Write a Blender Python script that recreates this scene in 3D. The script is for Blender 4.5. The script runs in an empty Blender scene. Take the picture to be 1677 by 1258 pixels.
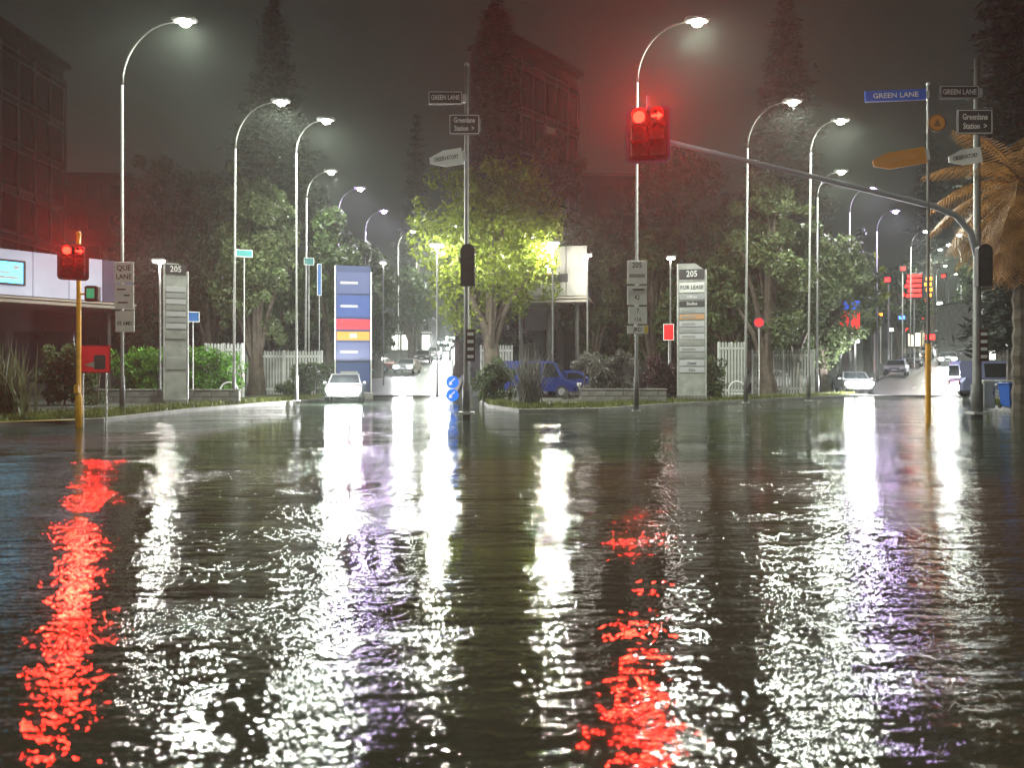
import bpy, math, random
import numpy as np
from mathutils import Vector, Matrix
random.seed(7); rng = np.random.default_rng(7)
S = bpy.context.scene; COL = S.collection
R = math.radians; PI = math.pi

# ------------------------------------------------------------------ camera, sky, exposure
F, CX, HY, EYE = 1211.0, 838.5, 610.0, 1.5
cam_d = bpy.data.cameras.new('camera'); cam = bpy.data.objects.new('camera', cam_d); COL.objects.link(cam)
cam.location = (0, 0, EYE); cam.rotation_euler = (R(90), 0, 0)
cam_d.sensor_width = 36; cam_d.lens = 36 * F / 1677; cam_d.shift_y = -(629 - HY) / 1677
cam_d.clip_end = 2000; cam_d.clip_start = 0.05
cam_d.dof.use_dof = True; cam_d.dof.focus_distance = 26; cam_d.dof.aperture_fstop = 1.4
S.camera = cam
W = bpy.data.worlds.new('World'); S.world = W; W.use_nodes = True
wn = W.node_tree; bg = wn.nodes['Background']
tc = wn.nodes.new('ShaderNodeTexCoord'); sx = wn.nodes.new('ShaderNodeSeparateXYZ'); rp = wn.nodes.new('ShaderNodeValToRGB')
nz = wn.nodes.new('ShaderNodeTexNoise'); nz.inputs['Scale'].default_value = 2.2; nz.inputs['Detail'].default_value = 4
ad = wn.nodes.new('ShaderNodeMath'); ad.operation = 'MULTIPLY_ADD'; ad.inputs[1].default_value = .3
wn.links.new(tc.outputs['Generated'], sx.inputs[0]); wn.links.new(tc.outputs['Generated'], nz.inputs['Vector'])
wn.links.new(nz.outputs['Fac'], ad.inputs[0]); wn.links.new(sx.outputs['Z'], ad.inputs[2]); wn.links.new(ad.outputs[0], rp.inputs[0])
e = rp.color_ramp.elements
e[0].position = 0.0; e[0].color = (.090, .070, .060, 1)
e[1].position = 0.75; e[1].color = (.026, .034, .029, 1)
m_ = e.new(.32); m_.color = (.044, .050, .042, 1)
wn.links.new(rp.outputs[0], bg.inputs[0]); bg.inputs[1].default_value = .5
S.view_settings.view_transform = 'Standard'; S.view_settings.look = 'None'
S.view_settings.exposure = -0.2; S.view_settings.gamma = 1.0; S.view_settings.use_curve_mapping = False
S.render.engine = 'CYCLES'
cy = S.cycles
cy.max_bounces = 5; cy.diffuse_bounces = 1; cy.glossy_bounces = 3; cy.transmission_bounces = 2; cy.volume_bounces = 0
cy.transparent_max_bounces = 4; cy.sample_clamp_indirect = 50; cy.sample_clamp_direct = 0
cy.use_denoising = True
try: cy.denoiser = 'OPENIMAGEDENOISE'
except Exception: pass
cy.caustics_reflective = False; cy.caustics_refractive = False
HAZE = 0.00095

# ------------------------------------------------------------------ helpers
def P(px, py, Y): return Vector(((px - CX) / F * Y, Y, EYE + (HY - py) / F * Y))
def PX(px, Y): return (px - CX) / F * Y
def hill(Y):
    d = max(0.0, Y - 46.0)
    z = .08 * d * d / (d + 8)
    return z if z < 14 else 14 + (z - 14) * .35

MATS = {}
def mat(name, col, rough=.6, metal=0, emit=None, es=0, noise=0, nscale=6, bump=0, bscale=30, spec=.5, coat=0, sample=None):
    if name in MATS: return MATS[name]
    m = bpy.data.materials.new(name); m.use_nodes = True; nt = m.node_tree; b = nt.nodes['Principled BSDF']
    b.inputs['Base Color'].default_value = (*col, 1); b.inputs['Roughness'].default_value = rough
    b.inputs['Metallic'].default_value = metal; b.inputs['Specular IOR Level'].default_value = spec
    b.inputs['Coat Weight'].default_value = coat
    if emit:
        b.inputs['Emission Color'].default_value = (*emit, 1); b.inputs['Emission Strength'].default_value = es
    if noise or bump:
        t = nt.nodes.new('ShaderNodeTexCoord')
    if noise:
        n = nt.nodes.new('ShaderNodeTexNoise'); n.inputs['Scale'].default_value = nscale; n.inputs['Detail'].default_value = 5
        r = nt.nodes.new('ShaderNodeValToRGB')
        r.color_ramp.elements[0].position = .3; r.color_ramp.elements[1].position = .7
        r.color_ramp.elements[0].color = (*[c * (1 - noise) for c in col], 1); r.color_ramp.elements[1].color = (*[min(1, c * (1 + noise)) for c in col], 1)
        nt.links.new(t.outputs['Object'], n.inputs['Vector']); nt.links.new(n.outputs['Fac'], r.inputs[0]); nt.links.new(r.outputs[0], b.inputs['Base Color'])
    if bump:
        n2 = nt.nodes.new('ShaderNodeTexNoise'); n2.inputs['Scale'].default_value = bscale; n2.inputs['Detail'].default_value = 4
        bp = nt.nodes.new('ShaderNodeBump'); bp.inputs['Strength'].default_value = bump; bp.inputs['Distance'].default_value = .02
        nt.links.new(t.outputs['Object'], n2.inputs['Vector']); nt.links.new(n2.outputs['Fac'], bp.inputs['Height']); nt.links.new(bp.outputs[0], b.inputs['Normal'])
    if sample: m.cycles.emission_sampling = sample
    MATS[name] = m; return m

class MB:
    def __init__(s): s.v = []; s.f = []
    def add(s, vs, fs):
        o = len(s.v); s.v += [tuple(v) for v in vs]; s.f += [tuple(i + o for i in f) for f in fs]; return s
    def box(s, c, d, rz=0, bev=0):
        cx, cy_, cz = c; x, y, z = d[0] / 2, d[1] / 2, d[2] / 2; ca, sa = math.cos(rz), math.sin(rz)
        def T(p): return (cx + p[0] * ca - p[1] * sa, cy_ + p[0] * sa + p[1] * ca, cz + p[2])
        if not bev:
            vs = [T((i * x, j * y, k * z)) for k in (-1, 1) for i, j in ((-1, -1), (1, -1), (1, 1), (-1, 1))]
            return s.add(vs, [(3, 2, 1, 0), (4, 5, 6, 7), (0, 1, 5, 4), (1, 2, 6, 5), (2, 3, 7, 6), (3, 0, 4, 7)])
        b = min(bev, x * .9, y * .9, z * .9); rings = []
        for zz, ins in ((-z, b), (-z + b, 0), (z - b, 0), (z, b)):
            X, Y = x - ins, y - ins; q = b * .999
            rings.append([T(p) for p in ((-X + q, -Y, zz), (X - q, -Y, zz), (X, -Y + q, zz), (X, Y - q, zz), (X - q, Y, zz), (-X + q, Y, zz), (-X, Y - q, zz), (-X, -Y + q, zz))])
        vs = [p for r in rings for p in r]; fs = []
        for k in range(3):
            for i in range(8):
                j = (i + 1) % 8; fs.append((k * 8 + i, k * 8 + j, k * 8 + 8 + j, k * 8 + 8 + i))
        fs += [tuple(range(7, -1, -1)), tuple(range(24, 32))]
        return s.add(vs, fs)
    def tube(s, pts, rs, n=8, cap=True):
        pts = [Vector(p) for p in pts]
        if not hasattr(rs, '__len__'): rs = [rs] * len(pts)
        vs = []; up = Vector((0, 0, 1)); prev = None
        for i, p in enumerate(pts):
            d = (pts[min(i + 1, len(pts) - 1)] - pts[max(i - 1, 0)]).normalized()
            if prev is None:
                a = d.cross(up) if abs(d.z) < .95 else d.cross(Vector((0, 1, 0)))
            else: a = prev - d * prev.dot(d)
            a.normalize(); prev = a; b = d.cross(a)
            for k in range(n):
                t = 2 * PI * k / n; vs.append(p + a * math.cos(t) * rs[i] + b * math.sin(t) * rs[i])
        fs = []
        for i in range(len(pts) - 1):
            for k in range(n):
                l = (k + 1) % n; fs.append((i * n + k, i * n + l, i * n + n + l, i * n + n + k))
        if cap: fs += [tuple(range(n - 1, -1, -1)), tuple(range(len(vs) - n, len(vs)))]
        return s.add(vs, fs)
    def prism(s, poly, y0, y1):     # polygon in x,z extruded along y
        n = len(poly); vs = [(p[0], y0, p[1]) for p in poly] + [(p[0], y1, p[1]) for p in poly]
        return s.add(vs, [tuple(range(n)), tuple(range(2 * n - 1, n - 1, -1))] + [(i, i + n, (i + 1) % n + n, (i + 1) % n) for i in range(n)])
    def slab(s, poly, z0, z1):      # polygon in x,y extruded up
        n = len(poly); vs = [(p[0], p[1], z0) for p in poly] + [(p[0], p[1], z1) for p in poly]
        return s.add(vs, [tuple(range(n - 1, -1, -1)), tuple(range(n, 2 * n))] + [(i, (i + 1) % n, (i + 1) % n + n, i + n) for i in range(n)])
    def disc(s, c, r, t=.02, n=20): # disc facing -y
        return s.prism([(c[0] + r * math.cos(2 * PI * k / n), c[2] + r * math.sin(2 * PI * k / n)) for k in range(n)], c[1], c[1] + t)
    def sphere(s, c, r, n=10, m=6, sz=1):
        vs = []; fs = []
        for i in range(m + 1):
            a = PI * i / m
            for k in range(n):
                t = 2 * PI * k / n; vs.append((c[0] + r * math.sin(a) * math.cos(t), c[1] + r * math.sin(a) * math.sin(t), c[2] - r * math.cos(a) * sz))
        for i in range(m):
            for k in range(n):
                l = (k + 1) % n; fs.append((i * n + k, i * n + l, i * n + n + l, i * n + n + k))
        return s.add(vs, fs)
    def frame(s, x0, x1, z0, z1, w, y0, y1, rad=0):   # rounded rectangular border facing -y
        def rr(a, b, c, d, r):
            if r <= 0: r = .001
            pts = []
            for cx, cz, st in ((b - r, d - r, 0), (a + r, d - r, 90), (a + r, c + r, 180), (b - r, c + r, 270)):
                for k in range(5):
                    t = R(st + k * 22.5); pts.append((cx + r * math.cos(t), cz + r * math.sin(t)))
            return pts
        o = rr(x0, x1, z0, z1, rad); i = rr(x0 + w, x1 - w, z0 + w, z1 - w, max(rad - w, 0)); n = len(o)
        vs = [(p[0], y0, p[1]) for p in o] + [(p[0], y0, p[1]) for p in i] + [(p[0], y1, p[1]) for p in o] + [(p[0], y1, p[1]) for p in i]
        fs = []
        for k in range(n):
            l = (k + 1) % n
            fs += [(k, n + k, n + l, l), (2 * n + k, 2 * n + l, 3 * n + l, 3 * n + k), (k, l, 2 * n + l, 2 * n + k), (n + k, 3 * n + k, 3 * n + l, n + l)]
        return s.add(vs, fs)
    def rrect(s, x0, x1, z0, z1, y0, y1, r):
        pts = []
        for cx, cz, st in ((x1 - r, z1 - r, 0), (x0 + r, z1 - r, 90), (x0 + r, z0 + r, 180), (x1 - r, z0 + r, 270)):
            for k in range(5):
                t = R(st + k * 22.5); pts.append((cx + r * math.cos(t), cz + r * math.sin(t)))
        return s.prism(pts[::-1], y0, y1)
    def mesh(s, name):
        me = bpy.data.meshes.new(name); me.from_pydata(s.v, [], s.f); me.update(); return me
    def build(s, name, m, parent=None, loc=(0, 0, 0), rz=0, smooth=False):
        return obj(name, s.mesh(name), m, parent, loc, rz, smooth)

def obj(name, me, m, parent=None, loc=(0, 0, 0), rz=0, smooth=False):
    if m and not me.materials: me.materials.append(m)
    o = bpy.data.objects.new(name, me); COL.objects.link(o); o.location = loc; o.rotation_euler = (0, 0, rz); o.parent = parent
    if smooth: me.polygons.foreach_set('use_smooth', [True] * len(me.polygons))
    return o
def tag(o, label=None, cat=None, group=None, kind=None):
    for k, v in (('label', label), ('category', cat), ('group', group), ('kind', kind)):
        if v: o[k] = v
    return o
def thing(name, label, cat, loc=(0, 0, 0), rz=0, group=None):
    o = bpy.data.objects.new(name, None); COL.objects.link(o); o.location = loc; o.rotation_euler = (0, 0, rz)
    return tag(o, label, cat, group)
def struct(name, mb, m, smooth=False): return tag(mb.build(name, m, smooth=smooth), kind='structure')
def dup(o, loc=None, rz=None, label=None, group=None, parent=None):
    c = o.copy(); COL.objects.link(c); c.parent = parent
    if loc is not None: c.location = loc
    if rz is not None: c.rotation_euler = (0, 0, rz)
    if label: c['label'] = label
    if group: c['group'] = group
    for ch in list(o.children): dup(ch, parent=c)
    return c
def quads(name, V, m, parent=None, kind=None, loc=(0, 0, 0)):
    """V: (n,4,3) numpy quads -> one mesh"""
    n = len(V); me = bpy.data.meshes.new(name)
    me.vertices.add(n * 4); me.loops.add(n * 4); me.polygons.add(n)
    me.vertices.foreach_set('co', V.reshape(-1).astype(np.float32)); me.loops.foreach_set('vertex_index', np.arange(n * 4, dtype=np.int32))
    me.polygons.foreach_set('loop_start', np.arange(0, n * 4, 4, dtype=np.int32)); me.polygons.foreach_set('loop_total', np.full(n, 4, np.int32))
    me.update(calc_edges=True)
    o = obj(name, me, m, parent, loc); tag(o, kind=kind); return o
def text(s, size, m, parent, loc, name='lettering', align='CENTER', rz=0, ext=.003, sx=1.0, vert=False):
    cu = bpy.data.curves.new('t', 'FONT'); cu.body = s; cu.size = size; cu.align_x = align; cu.align_y = 'CENTER'; cu.extrude = ext; cu.resolution_u = 2
    cu.offset = size * .012
    t = bpy.data.objects.new('t', cu); COL.objects.link(t); bpy.context.view_layer.update()
    me = bpy.data.meshes.new_from_object(t.evaluated_get(bpy.context.evaluated_depsgraph_get()))
    bpy.data.objects.remove(t); bpy.data.curves.remove(cu)
    me.transform(Matrix.Diagonal((sx, 1, 1, 1)))
    if vert: me.transform(Matrix.Rotation(R(-90), 4, 'Z'))
    me.transform(Matrix.Rotation(R(90), 4, 'X')); me.name = name
    me.materials.clear()
    return obj(name, me, m, parent, loc, rz)
def lamp(parent, loc, watts, color, radius=.15, kind='POINT', name='lamp_light', rot=None, size=None, blend=.6):
    l = bpy.data.lights.new(name, kind); l.energy = watts; l.color = color; l.shadow_soft_size = radius
    if kind == 'SPOT': l.spot_size = size; l.spot_blend = blend
    o = bpy.data.objects.new(name, l); COL.objects.link(o); o.parent = parent; o.location = loc
    if rot: o.rotation_euler = rot
    return o
def facing(px): return -math.atan((px - CX) / F)

# ------------------------------------------------------------------ materials
GALV = mat('galvanised', (.5, .5, .49), .5, .3, noise=.15, nscale=9)
POLEG = mat('pole_grey', (.13, .13, .125), .5, .2, noise=.15, nscale=4)
YEL = mat('yellow_paint', (.72, .36, .02), .45, noise=.2, nscale=7)
BLACK = mat('black_plastic', (.015, .015, .016), .5)
WHITE = mat('white_paint', (.75, .75, .73), .5, noise=.08, nscale=3)
INK = mat('black_print', (.02, .02, .025), .6)
WPRINT = mat('white_print', (.8, .8, .78), .5)
BLUE = mat('blue_sign', (.01, .10, .62), .4)
ORANGE = mat('brown_orange_sign', (.55, .21, .015), .45)
REDP = mat('red_paint', (.6, .012, .015), .45)
DGLASS = mat('dark_glass', (.018, .02, .024), .12, spec=.6, noise=.3, nscale=.4)
CONC = mat('concrete', (.2, .19, .18), .75, noise=.25, nscale=2, bump=.3)
BLOCK = mat('concrete_block', (.23, .22, .21), .8, noise=.25, nscale=5, bump=.4)
DARKW = mat('dark_cladding', (.035, .03, .032), .6, noise=.25, nscale=.6)
BARK = mat('bark', (.07, .055, .04), .85, noise=.4, nscale=4, bump=.8, bscale=14)
LENS = mat('street_lamp_lens', (.9, .9, .85), .3, emit=(.95, 1, .86), es=260, sample='NONE')
LENSF = mat('far_lamp_lens', (.9, .9, .85), .3, emit=(.95, 1, .84), es=280, sample='NONE')
SOFT = mat('cool_lens', (.9, .9, .85), .3, emit=(1, .98, .9), es=40, sample='NONE')
REDL = mat('red_lens_lit', (.8, .02, .01), .3, emit=(1, .006, .003), es=44, sample='NONE')
WHL = mat('white_lens_lit', (.9, .9, .9), .3, emit=(1, .97, .93), es=45, sample='NONE')
HEADL = mat('headlight_lit', (.9, .9, .95), .2, emit=(.95, .98, 1), es=200, sample='NONE')
TAILL = mat('tail_light_lit', (.6, .01, .01), .2, emit=(1, .012, .01), es=60, sample='NONE')
TYRE = mat('tyre_rubber', (.015, .015, .015), .8)
RIM = mat('alloy_rim', (.4, .4, .42), .35, .8)

def leafmat(name, c, var=.55, trans=.3, sc=.9):
    m = bpy.data.materials.new(name); m.use_nodes = True; nt = m.node_tree; b = nt.nodes['Principled BSDF']; out = nt.nodes['Material Output']
    t = nt.nodes.new('ShaderNodeTexCoord'); n = nt.nodes.new('ShaderNodeTexNoise'); n.inputs['Scale'].default_value = sc; n.inputs['Detail'].default_value = 6
    r = nt.nodes.new('ShaderNodeValToRGB'); r.color_ramp.elements[0].position = .32; r.color_ramp.elements[1].position = .68
    r.color_ramp.elements[0].color = (*[x * (1 - var) for x in c], 1); r.color_ramp.elements[1].color = (*[x * (1 + var) for x in c], 1)
    nt.links.new(t.outputs['Object'], n.inputs[0]); nt.links.new(n.outputs[0], r.inputs[0]); nt.links.new(r.outputs[0], b.inputs['Base Color'])
    b.inputs['Roughness'].default_value = .5; b.inputs['Specular IOR Level'].default_value = .35
    tr = nt.nodes.new('ShaderNodeBsdfTranslucent'); nt.links.new(r.outputs[0], tr.inputs[0])
    mx = nt.nodes.new('ShaderNodeMixShader'); mx.inputs[0].default_value = trans
    nt.links.new(b.outputs[0], mx.inputs[1]); nt.links.new(tr.outputs[0], mx.inputs[2]); nt.links.new(mx.outputs[0], out.inputs[0])
    return m
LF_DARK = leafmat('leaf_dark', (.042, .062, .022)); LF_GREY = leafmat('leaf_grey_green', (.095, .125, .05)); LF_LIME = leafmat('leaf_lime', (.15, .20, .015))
LF_MID = leafmat('leaf_mid', (.058, .09, .028)); LF_HEDGE = leafmat('leaf_hedge', (.085, .22, .02), sc=3); LF_FLAX = leafmat('leaf_flax', (.12, .135, .07), sc=2)
LF_PINE = leafmat('leaf_pine', (.03, .036, .028)); LF_BROWN = leafmat('leaf_brown_frond', (.30, .15, .05), sc=1.5); LF_BUSH = leafmat('leaf_grey_bush', (.1, .1, .085), sc=3)
GRASSM = leafmat('grass_blade', (.10, .12, .025), sc=1.2)

# ------------------------------------------------------------------ setting: water, terrain, streets, verges
wm = bpy.data.materials.new('flood_water'); wm.use_nodes = True; nt = wm.node_tree; b = nt.nodes['Principled BSDF']
b.inputs['Base Color'].default_value = (.028, .038, .027, 1); b.inputs['Roughness'].default_value = .022; b.inputs['IOR'].default_value = 1.333
t = nt.nodes.new('ShaderNodeTexCoord')
def wave(scale, sxy, detail, dist=0.0, rot=0):
    mp = nt.nodes.new('ShaderNodeMapping'); mp.inputs['Scale'].default_value = (sxy[0], sxy[1], 1); mp.inputs['Rotation'].default_value = (0, 0, R(rot))
    n = nt.nodes.new('ShaderNodeTexNoise'); n.inputs['Scale'].default_value = scale; n.inputs['Detail'].default_value = detail; n.inputs['Roughness'].default_value = .55
    n.inputs['Distortion'].default_value = dist
    nt.links.new(t.outputs['Object'], mp.inputs[0]); nt.links.new(mp.outputs[0], n.inputs[0]); return n
hs = [(wave(.55, (.4, 1.0), 2, .4, 8), .085), (wave(2.6, (.34, 1.0), 2, .5, -4), .030), (wave(9.5, (.34, 1.0), 2, .3, 3), .0155), (wave(30, (.46, 1.0), 2), .0066)]
acc = None
for n, a in hs:
    mu = nt.nodes.new('ShaderNodeMath'); mu.operation = 'MULTIPLY_ADD'; mu.inputs[1].default_value = a
    nt.links.new(n.outputs['Fac'], mu.inputs[0])
    if acc: nt.links.new(acc.outputs[0], mu.inputs[2])
    else: mu.inputs[2].default_value = 0
    acc = mu
# wind patches: ruffled and calm areas of the surface
pn = wave(.16, (.35, 1.0), 3, .8, 5); pr = nt.nodes.new('ShaderNodeMapRange'); pr.inputs[1].default_value = .36; pr.inputs[2].default_value = .64; pr.inputs[3].default_value = .36; pr.inputs[4].default_value = 1.35
nt.links.new(pn.outputs['Fac'], pr.inputs[0])
pn2 = wave(.9, (.5, 1.0), 2, .5, -3); pr2 = nt.nodes.new('ShaderNodeMapRange'); pr2.inputs[1].default_value = .35; pr2.inputs[2].default_value = .65; pr2.inputs[3].default_value = .45; pr2.inputs[4].default_value = 1.3
nt.links.new(pn2.outputs['Fac'], pr2.inputs[0]); pm_ = nt.nodes.new('ShaderNodeMath'); pm_.operation = 'MULTIPLY'; nt.links.new(pr.outputs[0], pm_.inputs[0]); nt.links.new(pr2.outputs[0], pm_.inputs[1])
bp = nt.nodes.new('ShaderNodeBump'); bp.inputs['Distance'].default_value = 1
nt.links.new(pm_.outputs[0], bp.inputs['Strength']); nt.links.new(acc.outputs[0], bp.inputs['Height']); nt.links.new(bp.outputs[0], b.inputs['Normal'])
struct('water', MB().add([(-160, -26, 0), (240, -26, 0), (240, 49, 0), (-160, 49, 0)], [(0, 1, 2, 3)]), wm)
GROUND = mat('hill_ground', (.03, .034, .022), .9, noise=.4, nscale=.5, bump=.5, bscale=4)
ys = [-28, 40, 45, 46, 47, 49, 52, 56, 62, 70, 80, 95, 115, 140, 170, 200, 240, 285]; vs = []; fs = []
for y in ys:
    for x in (-165, 245): vs.append((x, y, -.35 if y < 46 else hill(y) - .02))
for i in range(len(ys) - 1): fs.append((2 * i, 2 * i + 1, 2 * i + 3, 2 * i + 2))
struct('ground', MB().add(vs, fs), GROUND)

ROADM = mat('wet_asphalt', (.065, .065, .065), .36, noise=.3, nscale=.7, bump=.9, bscale=2.2)
PAINT = mat('road_paint', (.7, .7, .68), .3, noise=.2, nscale=2)
PAINTY = mat('yellow_kerb_paint', (.6, .38, .02), .4, noise=.25, nscale=3)
def edgeL(Y): return -12 - 4 * (Y - 60) / 140, -4.3 - 4.7 * (Y - 60) / 140
def edgeR(Y): a, b = edgeL(Y); k = 838 / F * Y; return a + k, b + k
ysr = [46.3 + i * 3.2 for i in range(60)]
for nm, ef in (('street', edgeL), ('street', edgeR)):
    vs = []; fs = []
    for y in ysr:
        a, c = ef(y)
        for k in range(7): vs.append((a + (c - a) * k / 6, y, hill(y) + .03 + .05 * (1 - abs(k / 3 - 1))))
    for i in range(len(ysr) - 1):
        for k in range(6): fs.append((i * 7 + k, i * 7 + k + 1, i * 7 + k + 8, i * 7 + k + 7))
    struct(nm, MB().add(vs, fs), ROADM, smooth=True)
    mb = MB()
    for i in range(2, len(ysr) - 4, 2):
        a, c = ef(ysr[i]); a2, c2 = ef(ysr[i] + 2.2); xm, xm2 = (a + c) / 2, (a2 + c2) / 2; z, z2 = hill(ysr[i]) + .092, hill(ysr[i] + 2.2) + .092
        mb.add([(xm - .07, ysr[i], z), (xm + .07, ysr[i], z), (xm2 + .07, ysr[i] + 2.2, z2), (xm2 - .07, ysr[i] + 2.2, z2)], [(0, 1, 2, 3)])
    struct('lane_marking', mb, PAINT)
    for side in (0, 1):
        mb = MB()
        for i in range(len(ysr) - 1):
            x0, x1 = ef(ysr[i])[side], ef(ysr[i + 1])[side]; d = -.3 if side == 0 else .3; z0, z1 = hill(ysr[i]), hill(ysr[i + 1])
            mb.add([(x0, ysr[i], z0 - .05), (x0, ysr[i], z0 + .17), (x0 + d, ysr[i], z0 + .17), (x1, ysr[i + 1], z1 - .05), (x1, ysr[i + 1], z1 + .17), (x1 + d, ysr[i + 1], z1 + .17)], [(0, 1, 4, 3), (1, 2, 5, 4)])
        struct('kerb', mb, CONC)
LAWN = mat('wet_lawn', (.055, .07, .018), .8, noise=.4, nscale=1.2, bump=.8, bscale=12)
FOOT = mat('wet_footpath', (.16, .15, .14), .3, noise=.25, nscale=1.5, bump=.2)
def island(front, back):
    """front: list of (px, py) along the kerb line"""
    f = [(PX(px, EYE * F / (py - HY)), EYE * F / (py - HY)) for px, py in front]
    def off(d): return [(x * (y + d) / y, y + d) for x, y in f]
    struct('kerb', MB().slab(f + off(.3)[::-1], -.4, .12), CONC)
    struct('verge', MB().slab(off(.3) + off(3.6)[::-1], -.4, .135), LAWN)
    struct('footpath', MB().slab(off(3.6) + off(6.0)[::-1], -.4, .15), FOOT)
    struct('garden_ground', MB().slab(off(6.0) + back[::-1], -.4, .17), GROUND)
    return f
fL = island([(-420, 704), (0, 699), (170, 692), (300, 676), (430, 664), (540, 656), (596, 651)], [(-60, 56), (-40, 58), (-30, 60), (-24, 60), (-19, 60), (-15, 60), (-12.2, 60)])
fR = island([(785, 656), (800, 668), (850, 676), (980, 674), (1100, 665), (1260, 657), (1400, 650), (1432, 648)], [(-4.0, 60), (-3.5, 60), (0, 61), (8, 61), (14, 61), (20, 60), (27, 60), (28.9, 60)])
fE = island([(1618, 655), (1626, 668), (1660, 676), (1800, 682), (2200, 690)], [(38.4, 60), (40, 60), (44, 60), (60, 58), (90, 54)])
# painted yellow no-stopping kerb line at far left
f = [(-420, 704), (0, 699), (120, 695)]; pts = [(PX(px, EYE * F / (py - HY)), EYE * F / (py - HY)) for px, py in f]
mb = MB()
for i in range(2):
    (x0, y0), (x1, y1) = pts[i], pts[i + 1]; mb.add([(x0, y0 + .02, .126), (x1, y1 + .02, .126), (x1, y1 + .26, .126), (x0, y0 + .26, .126)], [(0, 1, 2, 3)])
struct('kerb_marking', mb, PAINTY)
# grass blades on the verges (nobody could count them)
def grass(fr, n, d0, d1):
    fr = np.array(fr); seg = rng.integers(0, len(fr) - 1, n); u = rng.random(n)[:, None]; p = fr[seg] * (1 - u) + fr[seg + 1] * u
    d = d0 + (d1 - d0) * rng.random(n); y = p[:, 1] + d; x = p[:, 0] * y / p[:, 1]
    h = .06 + .16 * rng.random(n) ** 2; a = rng.random(n) * PI; w = .012 + .01 * rng.random(n); lx = rng.normal(0, .05, n); ly = rng.normal(0, .05, n)
    V = np.zeros((n, 4, 3)); dx, dy = np.cos(a) * w, np.sin(a) * w
    for k, (s, top) in enumerate(((-1, 0), (1, 0), (.3, 1), (-.3, 1))):
        V[:, k, 0] = x + dx * s + lx * top; V[:, k, 1] = y + dy * s + ly * top; V[:, k, 2] = .13 + h * top
    tag(quads('grass', V, GRASSM, kind='stuff'), 'short wet grass along the flooded kerb', 'grass')
grass(fL[1:], 16000, .3, 3.6); grass(fR[:-1], 12000, .3, 3.6); grass(fE[:-2], 5000, .3, 3.6)

# ------------------------------------------------------------------ towers, canopies, far blocks
def tower(label, A, B, top, floors, step, nb, z0=.1, depth=16, x_pil=0):
    """glass facade from ground point A to B, seen from its right"""
    A, B = Vector(A), Vector(B); d = (B - A); L = d.length; u = d.normalized(); ang = math.atan2(u.y, u.x)
    t = thing('office_tower', label, 'building', (A.x, A.y, 0), ang)
    # local: x along facade, y into the building (left of travel is +y)
    MB().box((L / 2, depth / 2 + .25, top / 2), (L, depth, top)).build('wall', DARKW, t)
    MB().box((L / 2, depth / 2, top + .25), (L + .5, depth + .8, .5)).build('roof', DARKW, t)
    pw = L / nb; pane = MB().box((0, 0, 0), (pw - .16, .08, step - .95), bev=.02).mesh('pane'); lit = pane.copy(); pane.materials.append(DGLASS); lit.materials.append(mat('added_lit_pane', (.05, .05, .04), .15, emit=(1, .8, .5), es=.05)); sp = MB().box((0, 0, 0), (pw - .16, .06, .5)).mesh('panel')  # the few dim lit panes are added; the facade itself is unlit
    mul = MB().box((0, 0, 0), (.11, .16, top - 2)).mesh('mullion'); rail = MB().box((0, 0, 0), (L, .14, .10)).mesh('rail')
    for i in range(3): MB().box((L * (.25 + .25 * i), depth * .5, top + 1.1), (1.6 + i * .5, 1.5, 1.3), bev=.05).build('roof_plant', DARKW, t)
    lm = mat('mullion_metal', (.2, .2, .2), .5, .3)
    for i in range(nb + 1): obj('mullion', mul, lm, t, (i * pw, .0, top / 2))
    for k in range(floors):
        zc = top - 1.3 - k * step
        obj('rail', rail, lm, t, (L / 2, .02, zc)); obj('rail', rail, lm, t, (L / 2, .02, zc - .62))
        for i in range(nb):
            obj('spandrel_panel', sp, DARKW, t, ((i + .5) * pw, .14, zc - .31))
            obj('window_pane', pane if random.random() > .02 else lit, None, t, ((i + .5) * pw, .16 + .02 * random.random(), zc - .62 - (step - .9) / 2 + .0))
    return t
tower('dark glass office tower with pale mullions filling the left edge', (-42, 52, 0), (-42, 69.5, 0), 30, 7, 3.87, 8)
tower('dark glass office tower right of the black columnar tree', (PX(832, 62), 62, 0), (PX(948, 70), 70, 0), 29.5, 7, 3.87, 6, depth=4)
def farblock(label, px0, px1, py, Y, dep=14):
    x0, x1 = PX(px0, Y), PX(px1, Y); z = P(0, py, Y).z; t = thing('far_building', label, 'building', ((x0 + x1) / 2, Y, 0)); w = x1 - x0
    MB().box((0, dep / 2, z / 2), (w, dep, z)).build('wall', DARKW, t)
    MB().box((0, dep / 2, z + .15), (w + .6, dep + .6, .3)).build('roof', mat('pale_coping', (.2, .19, .19), .6), t)
    win = MB().box((0, 0, 0), (1.5, .08, 1.7), bev=.02).mesh('window'); fm = MB().frame(-.8, .8, -.9, .9, .07, -.08, .02).mesh('window_frame')
    for r in range(int(z // 3.6)):
        for c in range(int(w // 2.6)):
            w_ = obj('window', win, DGLASS, t, (-w / 2 + 1.6 + c * 2.6, -.02, z - 2 - r * 3.6)); obj('window_frame', fm, DARKW, w_)
farblock('low dark flat roofed block behind the red lit left signal', 96, 212, 288, 88)
farblock('low dark flat roofed block right of the right hand glass tower', 936, 1052, 288, 88)
PANEL_GLOW = mat('fascia_panel', (.5, .52, .6), .5, noise=.1, nscale=.6, emit=(.62, .66, 1), es=.28); PANEL2 = mat('fascia_panel_dark', (.09, .09, .16), .5, noise=.15, nscale=.6)  # lilac panels carry a glow in the material to look lit
PANEL3 = mat('grey_fascia_panel', (.42, .41, .37), .55, noise=.1, nscale=.6)
SOFF = mat('soffit', (.42, .38, .32), .6)
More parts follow.
